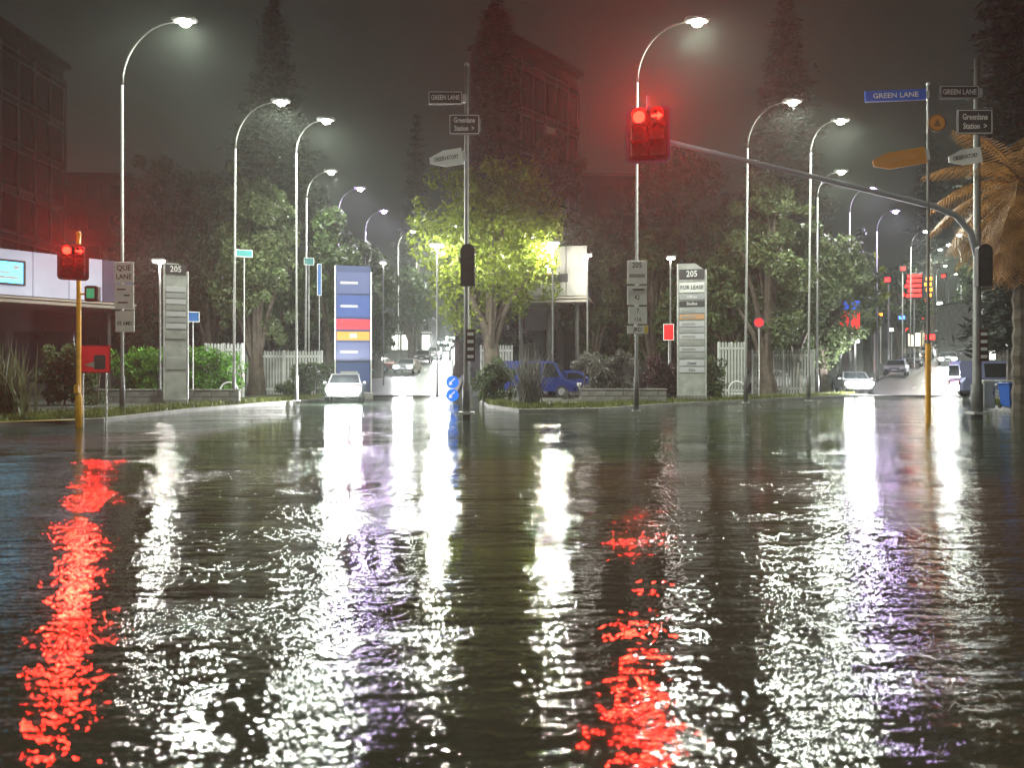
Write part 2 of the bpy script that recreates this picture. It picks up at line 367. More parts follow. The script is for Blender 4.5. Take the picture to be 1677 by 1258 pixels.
def canopy(label, A, B, zb, zt, n, pm, depth, screen=None):
    A, B = Vector((*A, 0)), Vector((*B, 0)); L = (B - A).length; ang = math.atan2(B.y - A.y, B.x - A.x)
    t = thing('canopy_building', label, 'building', (A.x, A.y, 0), ang); w = L / n
    MB().box((L / 2, depth / 2, (zb + zt) / 2 + .1), (L - .1, depth, zt - zb - .3)).build('roof', DARKW, t)
    MB().box((L / 2, depth / 2 - .2, zb + .06), (L + .1, depth + .3, .12)).build('soffit', SOFF, t)
    MB().box((L / 2, -.12, zb - .14), (L + .1, .2, .2), bev=.03).build('gutter', SOFF, t)
    for i in range(n):
        MB().box(((i + .5) * w, -.1 + .012 * random.random(), (zb + zt) / 2 + .08), (w - .04, .12, zt - zb - .2), bev=.015).build('fascia_panel', pm[i % len(pm)] if not callable(pm) else pm(i), t)
    for x in (.8, L * .5, L - .8): MB().tube([(x, 1.5, 0), (x, 1.5, zb)], .13).build('column', mat('column_grey', (.07, .07, .065), .6), t)
    MB().box((L / 2, depth - .5, zb / 2), (L, .3, zb)).build('rear_wall', DARKW, t)
    for i in range(max(2, n // 2)):
        x = (i + .5) * L / max(2, n // 2)
        MB().box((x, depth - .72, zb * .45), (L / max(2, n // 2) - .5, .08, zb * .6), bev=.02).build('window', DGLASS, t)
    return t, L
ca, Lc = canopy('long low canopy building with lilac fascia behind the left signals', (-34, 33.0), (PX(218, 46), 46.0), 5.6, 8.3, 9, lambda i: PANEL_GLOW if i < 8 else PANEL2, 9)
sc = MB().frame(-1.0, 1.0, -.7, .7, .12, -.1, .0, .06).build('screen_frame', BLACK, ca, (9.7, -.22, 7.0))
MB().box((0, -.03, 0), (1.76, .06, 1.16)).build('screen', mat('teal_screen', (.02, .1, .09), .3, emit=(.08, .5, .8), es=5), sc)
for k, (x, z, w, h) in enumerate(((-.5, .25, .5, .12), (-.2, 0, .9, .12), (.1, -.28, 1.1, .14), (.55, .3, .3, .2))): MB().box((x, -.065, z), (w, .01, h)).build('screen_text_bar', WPRINT, sc)
cb, Lb = canopy('pale grey canopy building with lamp under the right glass tower', (PX(826, 47), 47), (PX(962, 46), 46), 6.1, 9.4, 4, [PANEL3], 8)
MB().box((Lb * .52, -.2, 8.3), (.9, .14, 1.5), bev=.04).build('sign_panel', mat('dull_red_panel', (.35, .06, .02), .5), cb)
MB().box((Lb * .52 + .2, -.29, 8.0), (.25, .05, .6), bev=.02).build('sign_lamp', SOFT, cb)
MB().box((Lb * .62, -.19, 7.4), (1.6, .1, .5)).build('vent_panel', DARKW, cb)

# ------------------------------------------------------------------ trees
def crown(lobes, n, leaf, droop=0):
    """lobes: array (k,4) centre + radius; leaf-sized faces through the clumps"""
    lobes = np.array(lobes); wgt = lobes[:, 3] ** 2; idx = rng.choice(len(lobes), n, p=wgt / wgt.sum())
    d = rng.normal(size=(n, 3)); d /= np.linalg.norm(d, axis=1)[:, None]; rr = lobes[idx, 3] * (.45 + .6 * rng.random(n) ** .6)
    c = lobes[idx, :3] + d * rr[:, None]
    a = rng.normal(size=(n, 3)) + d * .6; a /= np.linalg.norm(a, axis=1)[:, None]
    u = np.cross(a, rng.normal(size=(n, 3))); u /= np.linalg.norm(u, axis=1)[:, None]; v = np.cross(a, u)
    s = leaf * (.5 + rng.random(n))[:, None]
    return np.stack([c - u * s * 1.3, c - v * s * .55, c + u * s * 1.3, c + v * s * .55], 1)
def broad_tree(label, px, top, bot, hw, Y, lm, n=6500, leaf=.2, group='broad leaved trees', nl=34, name='broadleaf_tree'):
    x = PX(px, Y); g = hill(Y) + .1 if Y > 46 else .15; zt = P(0, top, Y).z - g; zb = P(0, bot, Y).z - g; w = hw / F * Y
    t = thing(name, label, 'tree', (x, Y, g), group=group)
    cz = (zt + zb) / 2; hz = (zt - zb) / 2; lobes = []
    for k in range(nl):
        dd = rng.normal(size=3); dd /= np.linalg.norm(dd); q = .35 + .5 * rng.random() ** .5
        sc = 1 - .25 * max(0, dd[2])
        lobes.append((dd[0] * w * q * sc, dd[1] * w * q * sc, cz + dd[2] * hz * q, w * (.2 + .22 * rng.random())))
    for k in range(nl // 2):
        a = rng.random() * 2 * PI; zz = rng.random() * 1.7 - .85; q = math.sqrt(max(.05, 1 - zz * zz))
        lobes.append((math.cos(a) * w * q, math.sin(a) * w * q, cz + zz * hz, w * (.08 + .1 * rng.random())))
    mb = MB(); r0 = max(.14, .035 * zt); fork = max(.8, zb * .8)
    mb.tube([(0, 0, -.3), (.1, 0, fork * .5), (0, .1, fork), (.1, 0, cz)], [r0 * 1.3, r0, r0 * .85, r0 * .4])
    for l in lobes[:14]:
        mid = Vector((l[0] * .4, l[1] * .4, (fork + l[2]) / 2 + .1)); mb.tube([(0, 0, fork * (.8 + .3 * random.random())), mid, l[:3]], [r0 * .45, r0 * .28, r0 * .08], 5)
    mb.build('trunk', BARK, t)
    quads('crown', crown(lobes, n, leaf), lm, t); return t
def conifer(label, px, top, bot, hw, Y, lm=LF_PINE, n=60, name='conifer_tree', tiers=26, dens=70, group=None, powr=.8):
    x = PX(px, Y); g = hill(Y) + .1 if Y > 46 else .15; zt = P(0, top, Y).z - g; zb = P(0, bot, Y).z - g; w = hw / F * Y
    t = thing(name, label, 'tree', (x, Y, g), group=group); mb = MB(); r0 = .022 * zt
    mb.tube([(0, 0, -.3), (0, 0, zt * .5), (0, 0, zt)], [r0, r0 * .6, .04]); Q = []
    for i in range(tiers):
        f = i / (tiers - 1); z = zb + (zt - zb) * f ** .95; L = w * (1 - f) ** powr * (.75 + .45 * random.random()) + .25
        nb = 7; a0 = random.random() * 6
        for b_ in range(nb):
            a = a0 + 2 * PI * b_ / nb + random.uniform(-.2, .2); LL = L * random.uniform(.65, 1.1); rise = random.uniform(-.12, .2)
            tip = Vector((math.cos(a) * LL, math.sin(a) * LL, z + rise * LL)); mb.tube([(0, 0, z), tip], [.05 + .01 * LL, .012], 4, False)
            m = int(dens * LL / w) + 8; s = rng.random(m) ** .7; sp = (.09 * LL + .12)
            c = np.array([math.cos(a), math.sin(a), 0])[None] * (s * LL)[:, None] + rng.normal(size=(m, 3)) * np.array([sp, sp, .10 + .03 * LL]); c[:, 2] += z + rise * LL * s - .04 * LL * s
            u = rng.normal(size=(m, 3)); u[:, 2] *= .4; u /= np.linalg.norm(u, axis=1)[:, None]; v = np.cross(u, rng.normal(size=(m, 3))); v /= np.linalg.norm(v, axis=1)[:, None]
            k = (.22 * (.6 + .8 * rng.random(m)))[:, None] * max(.7, w / 4)
            Q.append(np.stack([c - u * k * 1.6, c - v * k * .4, c + u * k * 1.6, c + v * k * .4], 1))
    mb.build('trunk', BARK, t); quads('crown', np.concatenate(Q), lm, t); return t

conifer('tall dark tiered pine behind the left trees, tip near the top of the frame', 448, 4, 380, 80, 62)
conifer('tall dark tiered pine behind the right trees, above the mast arm', 1287, 4, 380, 80, 62)
conifer('narrow dark pine above the left sloping street, behind its lamps', 682, 190, 430, 34, 98, tiers=20, dens=50)
conifer('narrow dark pine above the right sloping street, behind the orange sign', 1522, 196, 430, 34, 98, tiers=20, dens=50)
conifer('black columnar tree rising beside the right glass tower', 812, 8, 560, 46, 54, LF_PINE, tiers=40, dens=110, powr=.3)
conifer('huge dark conifer cut off by the right edge of the frame', 1668, -170, 560, 78, 34, LF_PINE, tiers=38, dens=110, powr=.45)
G1 = 'broad leaved trees'
broad_tree('large dark broadleaf tree between lilac canopy and tall pine', 292, 222, 600, 88, 56, LF_DARK, 12000, .18)
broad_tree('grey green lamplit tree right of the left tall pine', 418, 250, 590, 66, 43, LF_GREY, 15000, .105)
broad_tree('dark tree left of the lamplit grey tree, over the white fence', 345, 300, 600, 62, 47, LF_DARK, 10000, .13)
broad_tree('dark tree behind the blue totem sign', 505, 300, 590, 68, 56, LF_DARK, 6500, .22)
broad_tree('dim bushy tree over the car with headlights', 565, 345, 600, 56, 60, LF_MID, 5500, .22)
broad_tree('small dim tree at the left kerb of the left street', 618, 400, 585, 38, 64, LF_MID, 4500, .2)
broad_tree('far hazy tree on the left side of the left street', 672, 430, 560, 36, 92, LF_MID, 3500, .28)
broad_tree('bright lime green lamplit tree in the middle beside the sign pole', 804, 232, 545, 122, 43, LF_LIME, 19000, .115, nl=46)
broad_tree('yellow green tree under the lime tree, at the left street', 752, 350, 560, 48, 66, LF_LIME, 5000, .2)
broad_tree('tall dark tree in front of the right glass tower', 905, 210, 600, 62, 58, LF_DARK, 10000, .17)
broad_tree('dark bushy tree between the maroon shrub and the FOR LEASE totem', 1068, 350, 600, 60, 50, LF_MID, 9000, .13)
broad_tree('dark bushy tree left of the slim white totem', 228, 340, 600, 58, 50, LF_DARK, 9000, .14)
broad_tree('green tree between the blue totem and the left street lamps', 540, 330, 590, 54, 50, LF_MID, 9000, .13)
broad_tree('dark green tree behind the wide grey tree, left of the pylon', 1385, 360, 590, 46, 60, LF_MID, 7000, .16)
broad_tree('dark green tree filling the gap right of the grey canopy lamp', 968, 345, 610, 56, 50, LF_DARK, 9000, .13)
broad_tree('dim green tree between the two lamps right of the FOR LEASE totem', 1195, 380, 600, 46, 45, LF_MID, 8000, .12)
broad_tree('dark tree between the lamplit right tree and the wide grey tree', 1302, 330, 600, 52, 48, LF_DARK, 9000, .13)
broad_tree('dark green tree under the left tall pine, behind the lamplit tree', 455, 320, 600, 60, 52, LF_DARK, 9000, .14)
broad_tree('dark tree behind the reddish right lamp pole', 1010, 330, 600, 60, 54, LF_DARK, 6000, .2)
broad_tree('large dark broadleaf tree under the red mast signal', 1112, 228, 600, 92, 57, LF_DARK, 12500, .18)
broad_tree('dark green tree behind the FOR LEASE totem', 1186, 330, 610, 58, 48, LF_DARK, 9500, .13)
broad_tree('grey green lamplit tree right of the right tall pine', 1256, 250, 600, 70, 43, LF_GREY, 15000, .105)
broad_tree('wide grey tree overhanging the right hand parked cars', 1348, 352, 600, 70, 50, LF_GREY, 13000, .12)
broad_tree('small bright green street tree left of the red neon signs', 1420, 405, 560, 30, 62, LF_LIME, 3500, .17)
broad_tree('far hazy tree on the left side of the right street', 1472, 425, 555, 42, 90, LF_MID, 3500, .28)
broad_tree('far hazy tree on the right side of the right street', 1596, 440, 560, 30, 92, LF_MID, 3200, .28)
for i, (px, top, hw, Y) in enumerate(((30, 330, 60, 96), (170, 330, 70, 100), (240, 340, 60, 84), (905, 330, 60, 96), (960, 340, 60, 100), (1060, 350, 60, 86), (1220, 330, 70, 86), (1330, 400, 60, 90), (1640, 330, 60, 80), (1700, 300, 80, 70))):
    lab = ['dark far tree behind the left glass tower', 'dark far tree behind the red left signal', 'dark far tree left of the big left broadleaf', 'dark far tree behind the right glass tower', 'dark far tree behind the grey canopy lamp',
           'dark far tree behind the right lamp pole sign', 'dark far tree behind the right lamplit grey tree', 'dark far tree behind the right street price board', 'dark far tree behind the palm', 'dark far tree at the extreme right edge'][i]
    broad_tree(lab, px, top, 570, hw, Y, LF_DARK, 3200, .36, group='dark trees far behind')
# the backdrop wood over the crest
lob = [(x + random.uniform(-4, 4), 262 + random.uniform(-8, 8), hill(262) + random.uniform(2, 9), random.uniform(4, 8)) for x in range(-160, 236, 5)]
tag(quads('far_woods', crown(lob, 26000, .8), LF_DARK, kind='stuff'), 'dark wooded hill crest far behind the streets', 'woods')

# palm with brown hanging fronds at the right edge
def palm(label, px, Y, ztop, lm, nf=34, L=3.3):
    t = thing('palm_tree', label, 'palm', (PX(px, Y), Y, .15)); mb = MB(); pts = [(0, 0, -.3)]; rs = [.42]
    for k in range(24): z = ztop * (k + 1) / 24; pts.append((.02 * math.sin(k), 0, z)); rs.append(.36 + .05 * (k % 2) - .004 * k)
    mb.tube(pts, rs, 10); mb.build('trunk', BARK, t)
    for k in range(nf):
        a = 2.4 * k; el = R(75 - 160 * k / nf); p = Vector((0, 0, ztop)); Q = []; d = Vector((math.cos(a) * math.cos(el), math.sin(a) * math.cos(el), math.sin(el))); path = [p.copy()]
        for s in range(14):
            d.z -= .10; d.normalize(); p = p + d * L / 14; path.append(p.copy())
            sd = d.cross(Vector((0, 0, 1))).normalized()
            for sg in (-1, 1):
                for q in (0, .5):
                    b0 = p + d * q * L / 14; l = .75 * math.sin(PI * min(1, (s + 2) / 16)) + .1; tip = b0 + sd * sg * l * .8 + d * l * .5 - Vector((0, 0, l * .45)); w = d * .035
                    Q.append([b0 - w, b0 + w, tip + w * .3, tip - w * .3])
        fr = quads('frond', np.array([[list(v) for v in q] for q in Q]), lm, t)
        MB().tube(path, [.035 * (1 - i / 16) for i in range(len(path))], 4).build('rib', lm, fr)
    return t
palm('palm with hanging brown fronds at the right edge beside the sign pole', 1678, 25, 7.6, LF_BROWN, nf=60, L=3.2)

# hedge, flax, bushes
def bushy(name, label, cat, px0, px1, py0, py1, Y, dep, lm, n, leaf, boxy=True, group=None):
    x0, x1 = PX(px0, Y), PX(px1, Y); z1 = P(0, py0, Y).z; g = .15; w = x1 - x0; hgt = z1 - g
    t = thing(name, label, cat, ((x0 + x1) / 2, Y, g), group=group)
    if boxy:
        lob = [(random.uniform(-w / 2 + .3, w / 2 - .3), random.uniform(-dep / 2 + .2, dep / 2 - .2), random.uniform(.25, hgt - .28), random.uniform(.25, .36)) for _ in range(int(w * 26))]
    else: lob = [(random.gauss(0, w * .25), random.gauss(0, dep * .25), random.uniform(.1, hgt * .8) * (1 - .2 * random.random()), random.uniform(.15, .35)) for _ in range(60)]
    quads('leaves', crown(lob, n, leaf), lm, t)
    mb = MB()
    for i in range(max(3, int(w / .6))):
        x = -w / 2 + .3 + i * (w - .6) / max(2, int(w / .6) - 1); mb.tube([(x, 0, -.2), (x + .1, .05, hgt * .5), (x - .1, 0, hgt * .8)], [.05, .03, .01], 5)
    mb.build('stem', BARK, t); return t
bushy('hedge', 'bright green clipped hedge behind the concrete block wall', 'hedge', 172, 402, 564, 630, 35.5, 1.6, LF_HEDGE, 15000, .06)
bushy('hedge', 'dim clipped hedge between the spiky flax and the red square sign', 'hedge', 66, 170, 556, 640, 30, 1.6, LF_MID, 9000, .06)
bushy('bush', 'grey leafy bush beside the blue parked van', 'bush', 945, 1035, 560, 630, 36, 1.6, LF_BUSH, 8000, .06, False)
bushy('bush', 'dark red leaved shrub between lamp pole and FOR LEASE totem', 'bush', 1050, 1115, 568, 630, 38, 1.4, leafmat('leaf_maroon', (.05, .025, .025), sc=3), 6000, .06, False)
bushy('bush', 'low dark shrub right of the FOR LEASE totem', 'bush', 1150, 1185, 570, 630, 38, 1.2, LF_MID, 3500, .06, False)
bushy('bush', 'low shrub left of the car with headlights', 'bush', 470, 545, 582, 630, 42, 1.4, LF_MID, 5000, .07, False)
bushy('bush', 'low tangled shrub under the lime tree', 'bush', 780, 845, 570, 650, 34, 1.4, LF_MID, 6000, .06, False)
def flax(label, px, Y, hgt, n, spread, lm=LF_FLAX):
    t = thing('flax_bush', label, 'plant', (PX(px, Y), Y, .12), group='spiky flax bushes')
    for k in range(n):
        a = random.random() * 2 * PI; lean = random.uniform(.05, 1.0) * spread; h = hgt * random.uniform(.6, 1.08); w = random.uniform(.022, .042); Q = []
        bx, by = random.gauss(0, .22), random.gauss(0, .22); p = Vector((bx, by, 0)); d = Vector((math.cos(a) * lean * .5, math.sin(a) * lean * .5, 1)).normalized(); sd = Vector((-math.sin(a), math.cos(a), 0)); st = h / 6; vs = []
        for s in range(7):
            ww = w * (1 - (s / 6) ** 2 * .95); vs += [p - sd * ww, p + sd * ww]; p = p + d * st; d = (d + Vector((math.cos(a), math.sin(a), 0)) * lean * .10 - Vector((0, 0, .05 * lean * s))).normalized()
        MB().add(vs, [(2 * i, 2 * i + 1, 2 * i + 3, 2 * i + 2) for i in range(6)]).build('blade', lm, t)
    return t
flax('large spiky flax bush at the left edge below the canopy', 22, 22.5, 2.35, 130, 1.0)
flax('spiky flax bush in front of the blue parked van', 866, 31, 2.7, 120, 1.0, LF_BUSH)

# ------------------------------------------------------------------ walls, fences
def blockwall(label, px0, px1, Y, courses, L=.78, H=.27):
    x0, x1 = PX(px0, Y), PX(px1, Y); t = thing('block_wall', label, 'wall', (x0, Y, .15)); w = x1 - x0; me = MB().box((0, 0, 0), (L - .02, .2, H - .02), bev=.012).mesh('block'); half = MB().box((0, 0, 0), (L / 2 - .02, .2, H - .02), bev=.012).mesh('block'); n = int(w / L)
    MB().box((n * L / 2, .02, courses * H / 2), (n * L, .14, courses * H - .02)).build('mortar', CONC, t)
    for c in range(courses):
        for i in range(n + (c % 2)):
            x = (i + .5) * L - (c % 2) * L / 2; hm = me
            if c % 2 and i == 0: x, hm = L * .25, half
            if c % 2 and i == n: x, hm = n * L - L * .25, half
            obj('block', hm, BLOCK, t, (x, random.uniform(-.006, .006), (c + .5) * H))
    MB().box((n * L / 2, 0, courses * H + .04), (n * L + .06, .26, .07), bev=.015).build('coping', CONC, t)
blockwall('grey concrete block wall in front of the bright hedge', 158, 405, 32.2, 2)
blockwall('reddish grey block wall between lamp pole and white totem', 950, 1112, 33.5, 2)
TW = mat('weathered_white', (.36, .37, .35), .55, noise=.25, nscale=2.5)
def picket(label, px0, px1, py, Y, group='white picket fences'):
    x0, x1 = PX(px0, Y), PX(px1, Y); g = hill(Y) + .1 if Y > 46 else .15; h = P(0, py, Y).z - g; w = x1 - x0; t = thing('picket_fence', label, 'fence', (x0, Y, g), group=group); n = max(3, int(w / .17)); me = MB().prism([(-.06, 0), (.06, 0), (.06, h - .06), (0, h), (-.06, h - .06)], -.012, .012).mesh('picket')
    for i in range(n): obj('picket', me, TW, t, ((i + .5) * w / n, random.uniform(-.008, .008), random.uniform(-.03, .02)))
    for z in (.35, h - .35): MB().box((w / 2, .05, z), (w, .05, .09)).build('rail', WHITE, t)
    k = max(2, int(w / 2)); pm = MB().box((0, .1, h / 2), (.1, .1, h)).mesh('post')
    for i in range(k + 1): obj('post', pm, WHITE, t, (.06 + i * (w - .12) / k, 0, 0))
picket('white picket fence right of the green hedge, behind the hoop rack', 334, 398, 562, 40)
picket('pale picket fence under the dark trees left of the blue totem', 402, 528, 574, 44)
picket('white picket fence right of the FOR LEASE totem', 1176, 1222, 560, 41)
picket('white picket fence in front of the right hand parked cars', 1232, 1335, 572, 45)
picket('pale picket fence at the foot of the lime tree', 786, 840, 565, 46)

# ------------------------------------------------------------------ street lamps
LENSV = mat('violet_lamp_lens', (.9, .85, .95), .3, emit=(.55, .28, 1), es=330, sample='NONE')
def streetlamp(label, px, py, Y, base_px, watts, lens=LENS, side=1, col=(.93, 1, .86), group='street lamps', rad=.062, size=1.0):
    """lamp head at pixel (px,py) depth Y, pole at base_px"""
    head = P(px, py, Y); bx = PX(base_px, Y); g = hill(Y) if Y > 46 else .13
    t = thing('street_lamp', label, 'street lamp', (bx, Y, g), group=group); H = head.z - g; dx = head.x - bx; sg = 1 if dx > 0 else -1
    t.rotation_euler[1] = R(random.uniform(-.5, .5)); rise = min(3.2, abs(dx) * .9 + .4)
    pts = [(0, 0, 0), (0, 0, 1.2), (0, 0, 1.25), (0, 0, H - rise)]; rs = [rad * 1.5, rad * 1.5, rad, rad * .75]
    MB().tube(pts, rs, 10).build('pole', POLEG, t, smooth=True)
    arc = [(0, 0, H - rise)]
    for k in range(1, 11):
        a = PI / 2 * k / 10; arc.append((dx * (1 - math.cos(a)) * .96, 0, H - rise + rise * math.sin(a) * .98))
    MB().tube(arc, [rad * .7 - rad * .03 * i for i in range(len(arc))], 8).build('arm', POLEG, t, smooth=True)
    hd = MB().box((dx + sg * .1 * size, 0, H + .03), (.85 * size, .34 * size, .16 * size), bev=.05).build('lamp_head', GALV, t)
    MB().sphere((dx + sg * .12 * size, 0, H - .07 * size), .19 * size, 12, 8, .7).build('lens', lens, hd, smooth=True)
    MB().box((0, 0, .02), (rad * 4.5, rad * 4.5, .04)).build('base_plate', GALV, t)
    if watts: lamp(t, (dx + sg * .12 * size, 0, H - .3 * size), watts, col, .2, 'SPOT', 'lamp_light', (0, 0, 0), R(166 if Y > 0 else 176), .45 if Y > 0 else .1)
    return t
WL = 5600
streetlamp('tall street lamp with the pair of QUE LANE boards on its pole', 297, 33, 26, 200, WL)
streetlamp('tall street lamp whose pole crosses the red signal, number boards low down', 1135, 33, 26, 1042, WL)
streetlamp('street lamp beside the lamplit grey tree at left', 453, 165, 33, 383, WL * .9)
streetlamp('street lamp beside the lamplit grey tree at right', 1291, 165, 33, 1221, WL * .9)
streetlamp('street lamp added for a white signal glow, between the left lamplit tree and the middle mast', 531, 196, 35.5, 486, WL * .9)  # this lamp and the next are added in place of white signal glows
streetlamp('street lamp added for a white signal glow above the right lamplit tree, just over the mast arm', 1369, 196, 35.5, 1324, WL * .9)
streetlamp('unseen street lamp added behind the viewer at the near left corner', 3744, 3516, -5, 4471, WL * 1.1)  # unseen pair, added to light sign and totem fronts
streetlamp('unseen street lamp added behind the viewer at the near right corner', -2310, 3516, -5, -3037, WL * 1.1)
rowA = [(537, 280, 46), (588, 308, 51), (627, 345, 60), (675, 378, 75), (700, 408, 95)]; rowB = [(747, 370, 71), (734, 384, 77), (718, 400, 90)]
words = ['nearest', 'second', 'third', 'fourth', 'fifth']
for off, nm in ((0, 'left'), (838, 'right')):
    for i, (px, py, Y) in enumerate(rowA):
        streetlamp('%s lamp in the left hand row climbing the %s street' % (words[i], nm), px + off, py, Y, px + off - 1.4 * F / Y, WL * .8, LENSV if i in (1, 2) else LENS if i < 2 else LENSF, col=(.8, .7, 1) if i in (1, 2) else (.93, 1, .86), group='lamps up the %s street' % nm, rad=.08)
    for i, (px, py, Y) in enumerate(rowB):
        streetlamp('%s lamp in the right hand row climbing the %s street' % (words[i], nm), px + off, py, Y, px + off + 1.4 * F / Y, WL * .7, LENSF, group='lamps up the %s street' % nm, rad=.08)
    for i, Y in enumerate((120, 145, 175, 205)):
        z = hill(Y) + 13.5; py = HY - (z - EYE) / Y * F; xs = edgeL(Y) if off == 0 else edgeR(Y)
        for sd, x in ((0, xs[0] + 1), (1, xs[1] - 1)):
            px = CX + x / Y * F
            streetlamp('distant lamp on the %s kerb, %s from the top of the %s street' % (('left', 'right')[sd], ('fourth', 'third', 'second', 'first')[i], nm), px, py, Y, px + (1.4 if sd else -1.4) * F / Y, 4000 if (i + sd) % 2 == 0 else 0, LENSF, group='distant lamps at the top of the %s street' % nm, rad=.08)
# smaller area lights on slim posts in front of the canopy and among the trees
def postlamp(label, px, py, Y, watts, w=.5, g=None, rot=0):
    p = P(px, py, Y); g = .15 if Y < 47 else hill(Y); t = thing('area_lamp', label, 'lamp post', (p.x, Y, g)); H = p.z - g
    MB().tube([(0, 0, 0), (0, 0, H)], [.06, .045], 8).build('post', POLEG, t); hd = MB().box((0, -.12, H + .08), (w, .4, .12), bev=.03).build('lamp_head', GALV, t)
    MB().box((0, -.14, H + .005), (w * .8, .3, .06), bev=.02).build('lens', SOFT, hd)
    if watts: lamp(t, (0, -.14, H - .12), watts, (1, .96, .86), .12)
postlamp('bright floodlight post in front of the grey canopy', 905, 400, 41, 5000, .8)
postlamp('floodlight post added to brighten the lime tree, left of it at the left street kerb', 716, 404, 39, 3600, .8)  # added to brighten the lime tree crown
postlamp('dim post lamp right of the grey canopy', 962, 420, 44, 60)
postlamp('dim post lamp left of the FOR LEASE totem', 1098, 424, 42, 60)
postlamp('post lamp set forward to light the green hedge, beside the slim white totem', 262, 430, 34, 1100)  # brought forward and strengthened to light hedge and totem
postlamp('slim post lamp between blue totem and street', 628, 432, 56, 60)
postlamp('bright flood lamp over the lit forecourt behind the central sign pole', 742, 470, 72, 700, .9)

# ------------------------------------------------------------------ signals
def shape_arrow(c, r, y, n=1):  # right arrow polygon
    x, z = c; return [(x - r, z + .22 * r), (x - r, z - .22 * r), (x + .1 * r, z - .22 * r), (x + .1 * r, z - .75 * r), (x + r, z), (x + .1 * r, z + .75 * r), (x + .1 * r, z + .22 * r)]
def sighead(parent, loc, w, h, border, lens, lit, rows=3, cols=2, watts=0, col=(1, .02, .01), rz=0, arrow=True):
    """backing board with border, housings, visored lenses. local -y is the front"""
    bd = MB().rrect(-w / 2, w / 2, -h / 2, h / 2, 0, .03, .1).build('backing_board', BLACK, parent, loc, rz)
    MB().frame(-w / 2, w / 2, -h / 2, h / 2, .05, -.012, .031, .1).build('border', border, bd)
    pw, ph = (w - .16) / cols, (h - .16) / rows; r = min(pw, ph) * .36
    for c in range(cols):
        x = -w / 2 + .08 + (c + .5) * pw
        for k in range(rows):
            if cols == 2 and rows == 3 and c == 1 and k == 1: pass
            z = h / 2 - .08 - (k + .5) * ph
            MB().box((x, -.09, z), (pw * .92, .16, ph * .94), bev=.03).build('housing', BLACK, bd)
            on = k == 0 and c in lit
            if on and c == 1 and arrow:
                MB().disc((x, -.185, z), r, .02).build('lens', BLACK, bd)
                MB().prism(shape_arrow((x, z), r * .95, 0), -.20, -.186).build('arrow', lens, bd)
            else: MB().disc((x, -.19, z), r, .025).build('lens', lens if on else mat('unlit_lens', (.03, .035, .03), .15), bd)
            vs = []; fs = []
            for i in range(11):
                a = R(-20 + 220 * i / 10)
                for y, rr in ((-.17, r * 1.08), (-.17 - .2, r * 1.1)): vs.append((x + rr * math.cos(a), y, z + rr * math.sin(a)))
            for i in range(10): fs.append((2 * i, 2 * i + 1, 2 * i + 3, 2 * i + 2))
            MB().add(vs, fs).build('visor', BLACK, bd)
    if watts: lamp(bd, (0, -.42, h / 2 - .08 - ph / 2), watts, col, .12, 'SPOT', 'signal_light', (R(-90), 0, 0), R(150), .5)
    return bd
DBLUE = mat('dark_blue_border', (.03, .04, .12), .4)
def mast(label, base_px, Y, ztop, arms, extra=None):
    """pole with mast arms; arms: (px,py,Y of head-side end, attach z)"""
    bx = PX(base_px, Y); t = thing('signal_mast', label, 'traffic signal', (bx, Y, .1))
    MB().tube([(0, 0, -.3), (0, 0, 1.0), (0, 0, 1.05), (0, 0, ztop)], [.17, .17, .13, .085], 12).build('pole', POLEG, t, smooth=True)
    MB().box((0, 0, .08), (.5, .5, .08)).build('base_plate', GALV, t)
    for (px, py, Ya, za, w, h, border, lens, lit, watts, col, dz) in arms:
        e_ = P(px, py, Ya) - Vector((bx, Y, .1)); z0 = za - .9
        pts = [(0, 0, z0 - .4), (e_.x * .03, e_.y * .03, z0 + .35), (e_.x * .10, e_.y * .10, za - .12)] + [(e_.x * s, e_.y * s, za + (e_.z - za) * ((s - .1) / .9)) for s in (.2, .4, .6, .8, 1.0)]
        MB().tube(pts, [.1, .095, .09, .085, .075, .065, .055, .05], 10).build('mast_arm', GALV if border is not DBLUE else mat('blue_grey_arm', (.5, .52, .58), .5, .2), t, smooth=True)
        hp = (e_.x - w / 2, e_.y - .05, e_.z + dz)
        sighead(t, hp, w, h, border, lens, lit, watts=watts, col=col, rz=facing(px))
        MB().tube([(e_.x - w / 2, e_.y - .02, e_.z + dz + h / 2), (e_.x - w / 2, e_.y - .02, e_.z + dz + h / 2 + .25)], .035).build('finial', border, t)
    return t
mast('signal mast in the right foreground with red head on its long arm', 1600, 24, 11.6,
     [(1096, 232, 16, 6.45, .93, 1.2, DBLUE, REDL, (0, 1), 8500, (1, .012, .006), .13)])
t = thing('sign_mast', 'grey sign mast in the middle of the view carrying a Greenlane Station sign', 'sign post', (PX(764, 24), 24, .1))
MB().tube([(0, 0, -.3), (0, 0, 1.0), (0, 0, 1.05), (0, 0, 11.4)], [.13, .13, .095, .06], 12).build('pole', POLEG, t, smooth=True)
MB().box((0, 0, .08), (.5, .5, .08)).build('base_plate', GALV, t); MB().sphere((0, 0, 11.4), .08).build('cap', GALV, t)
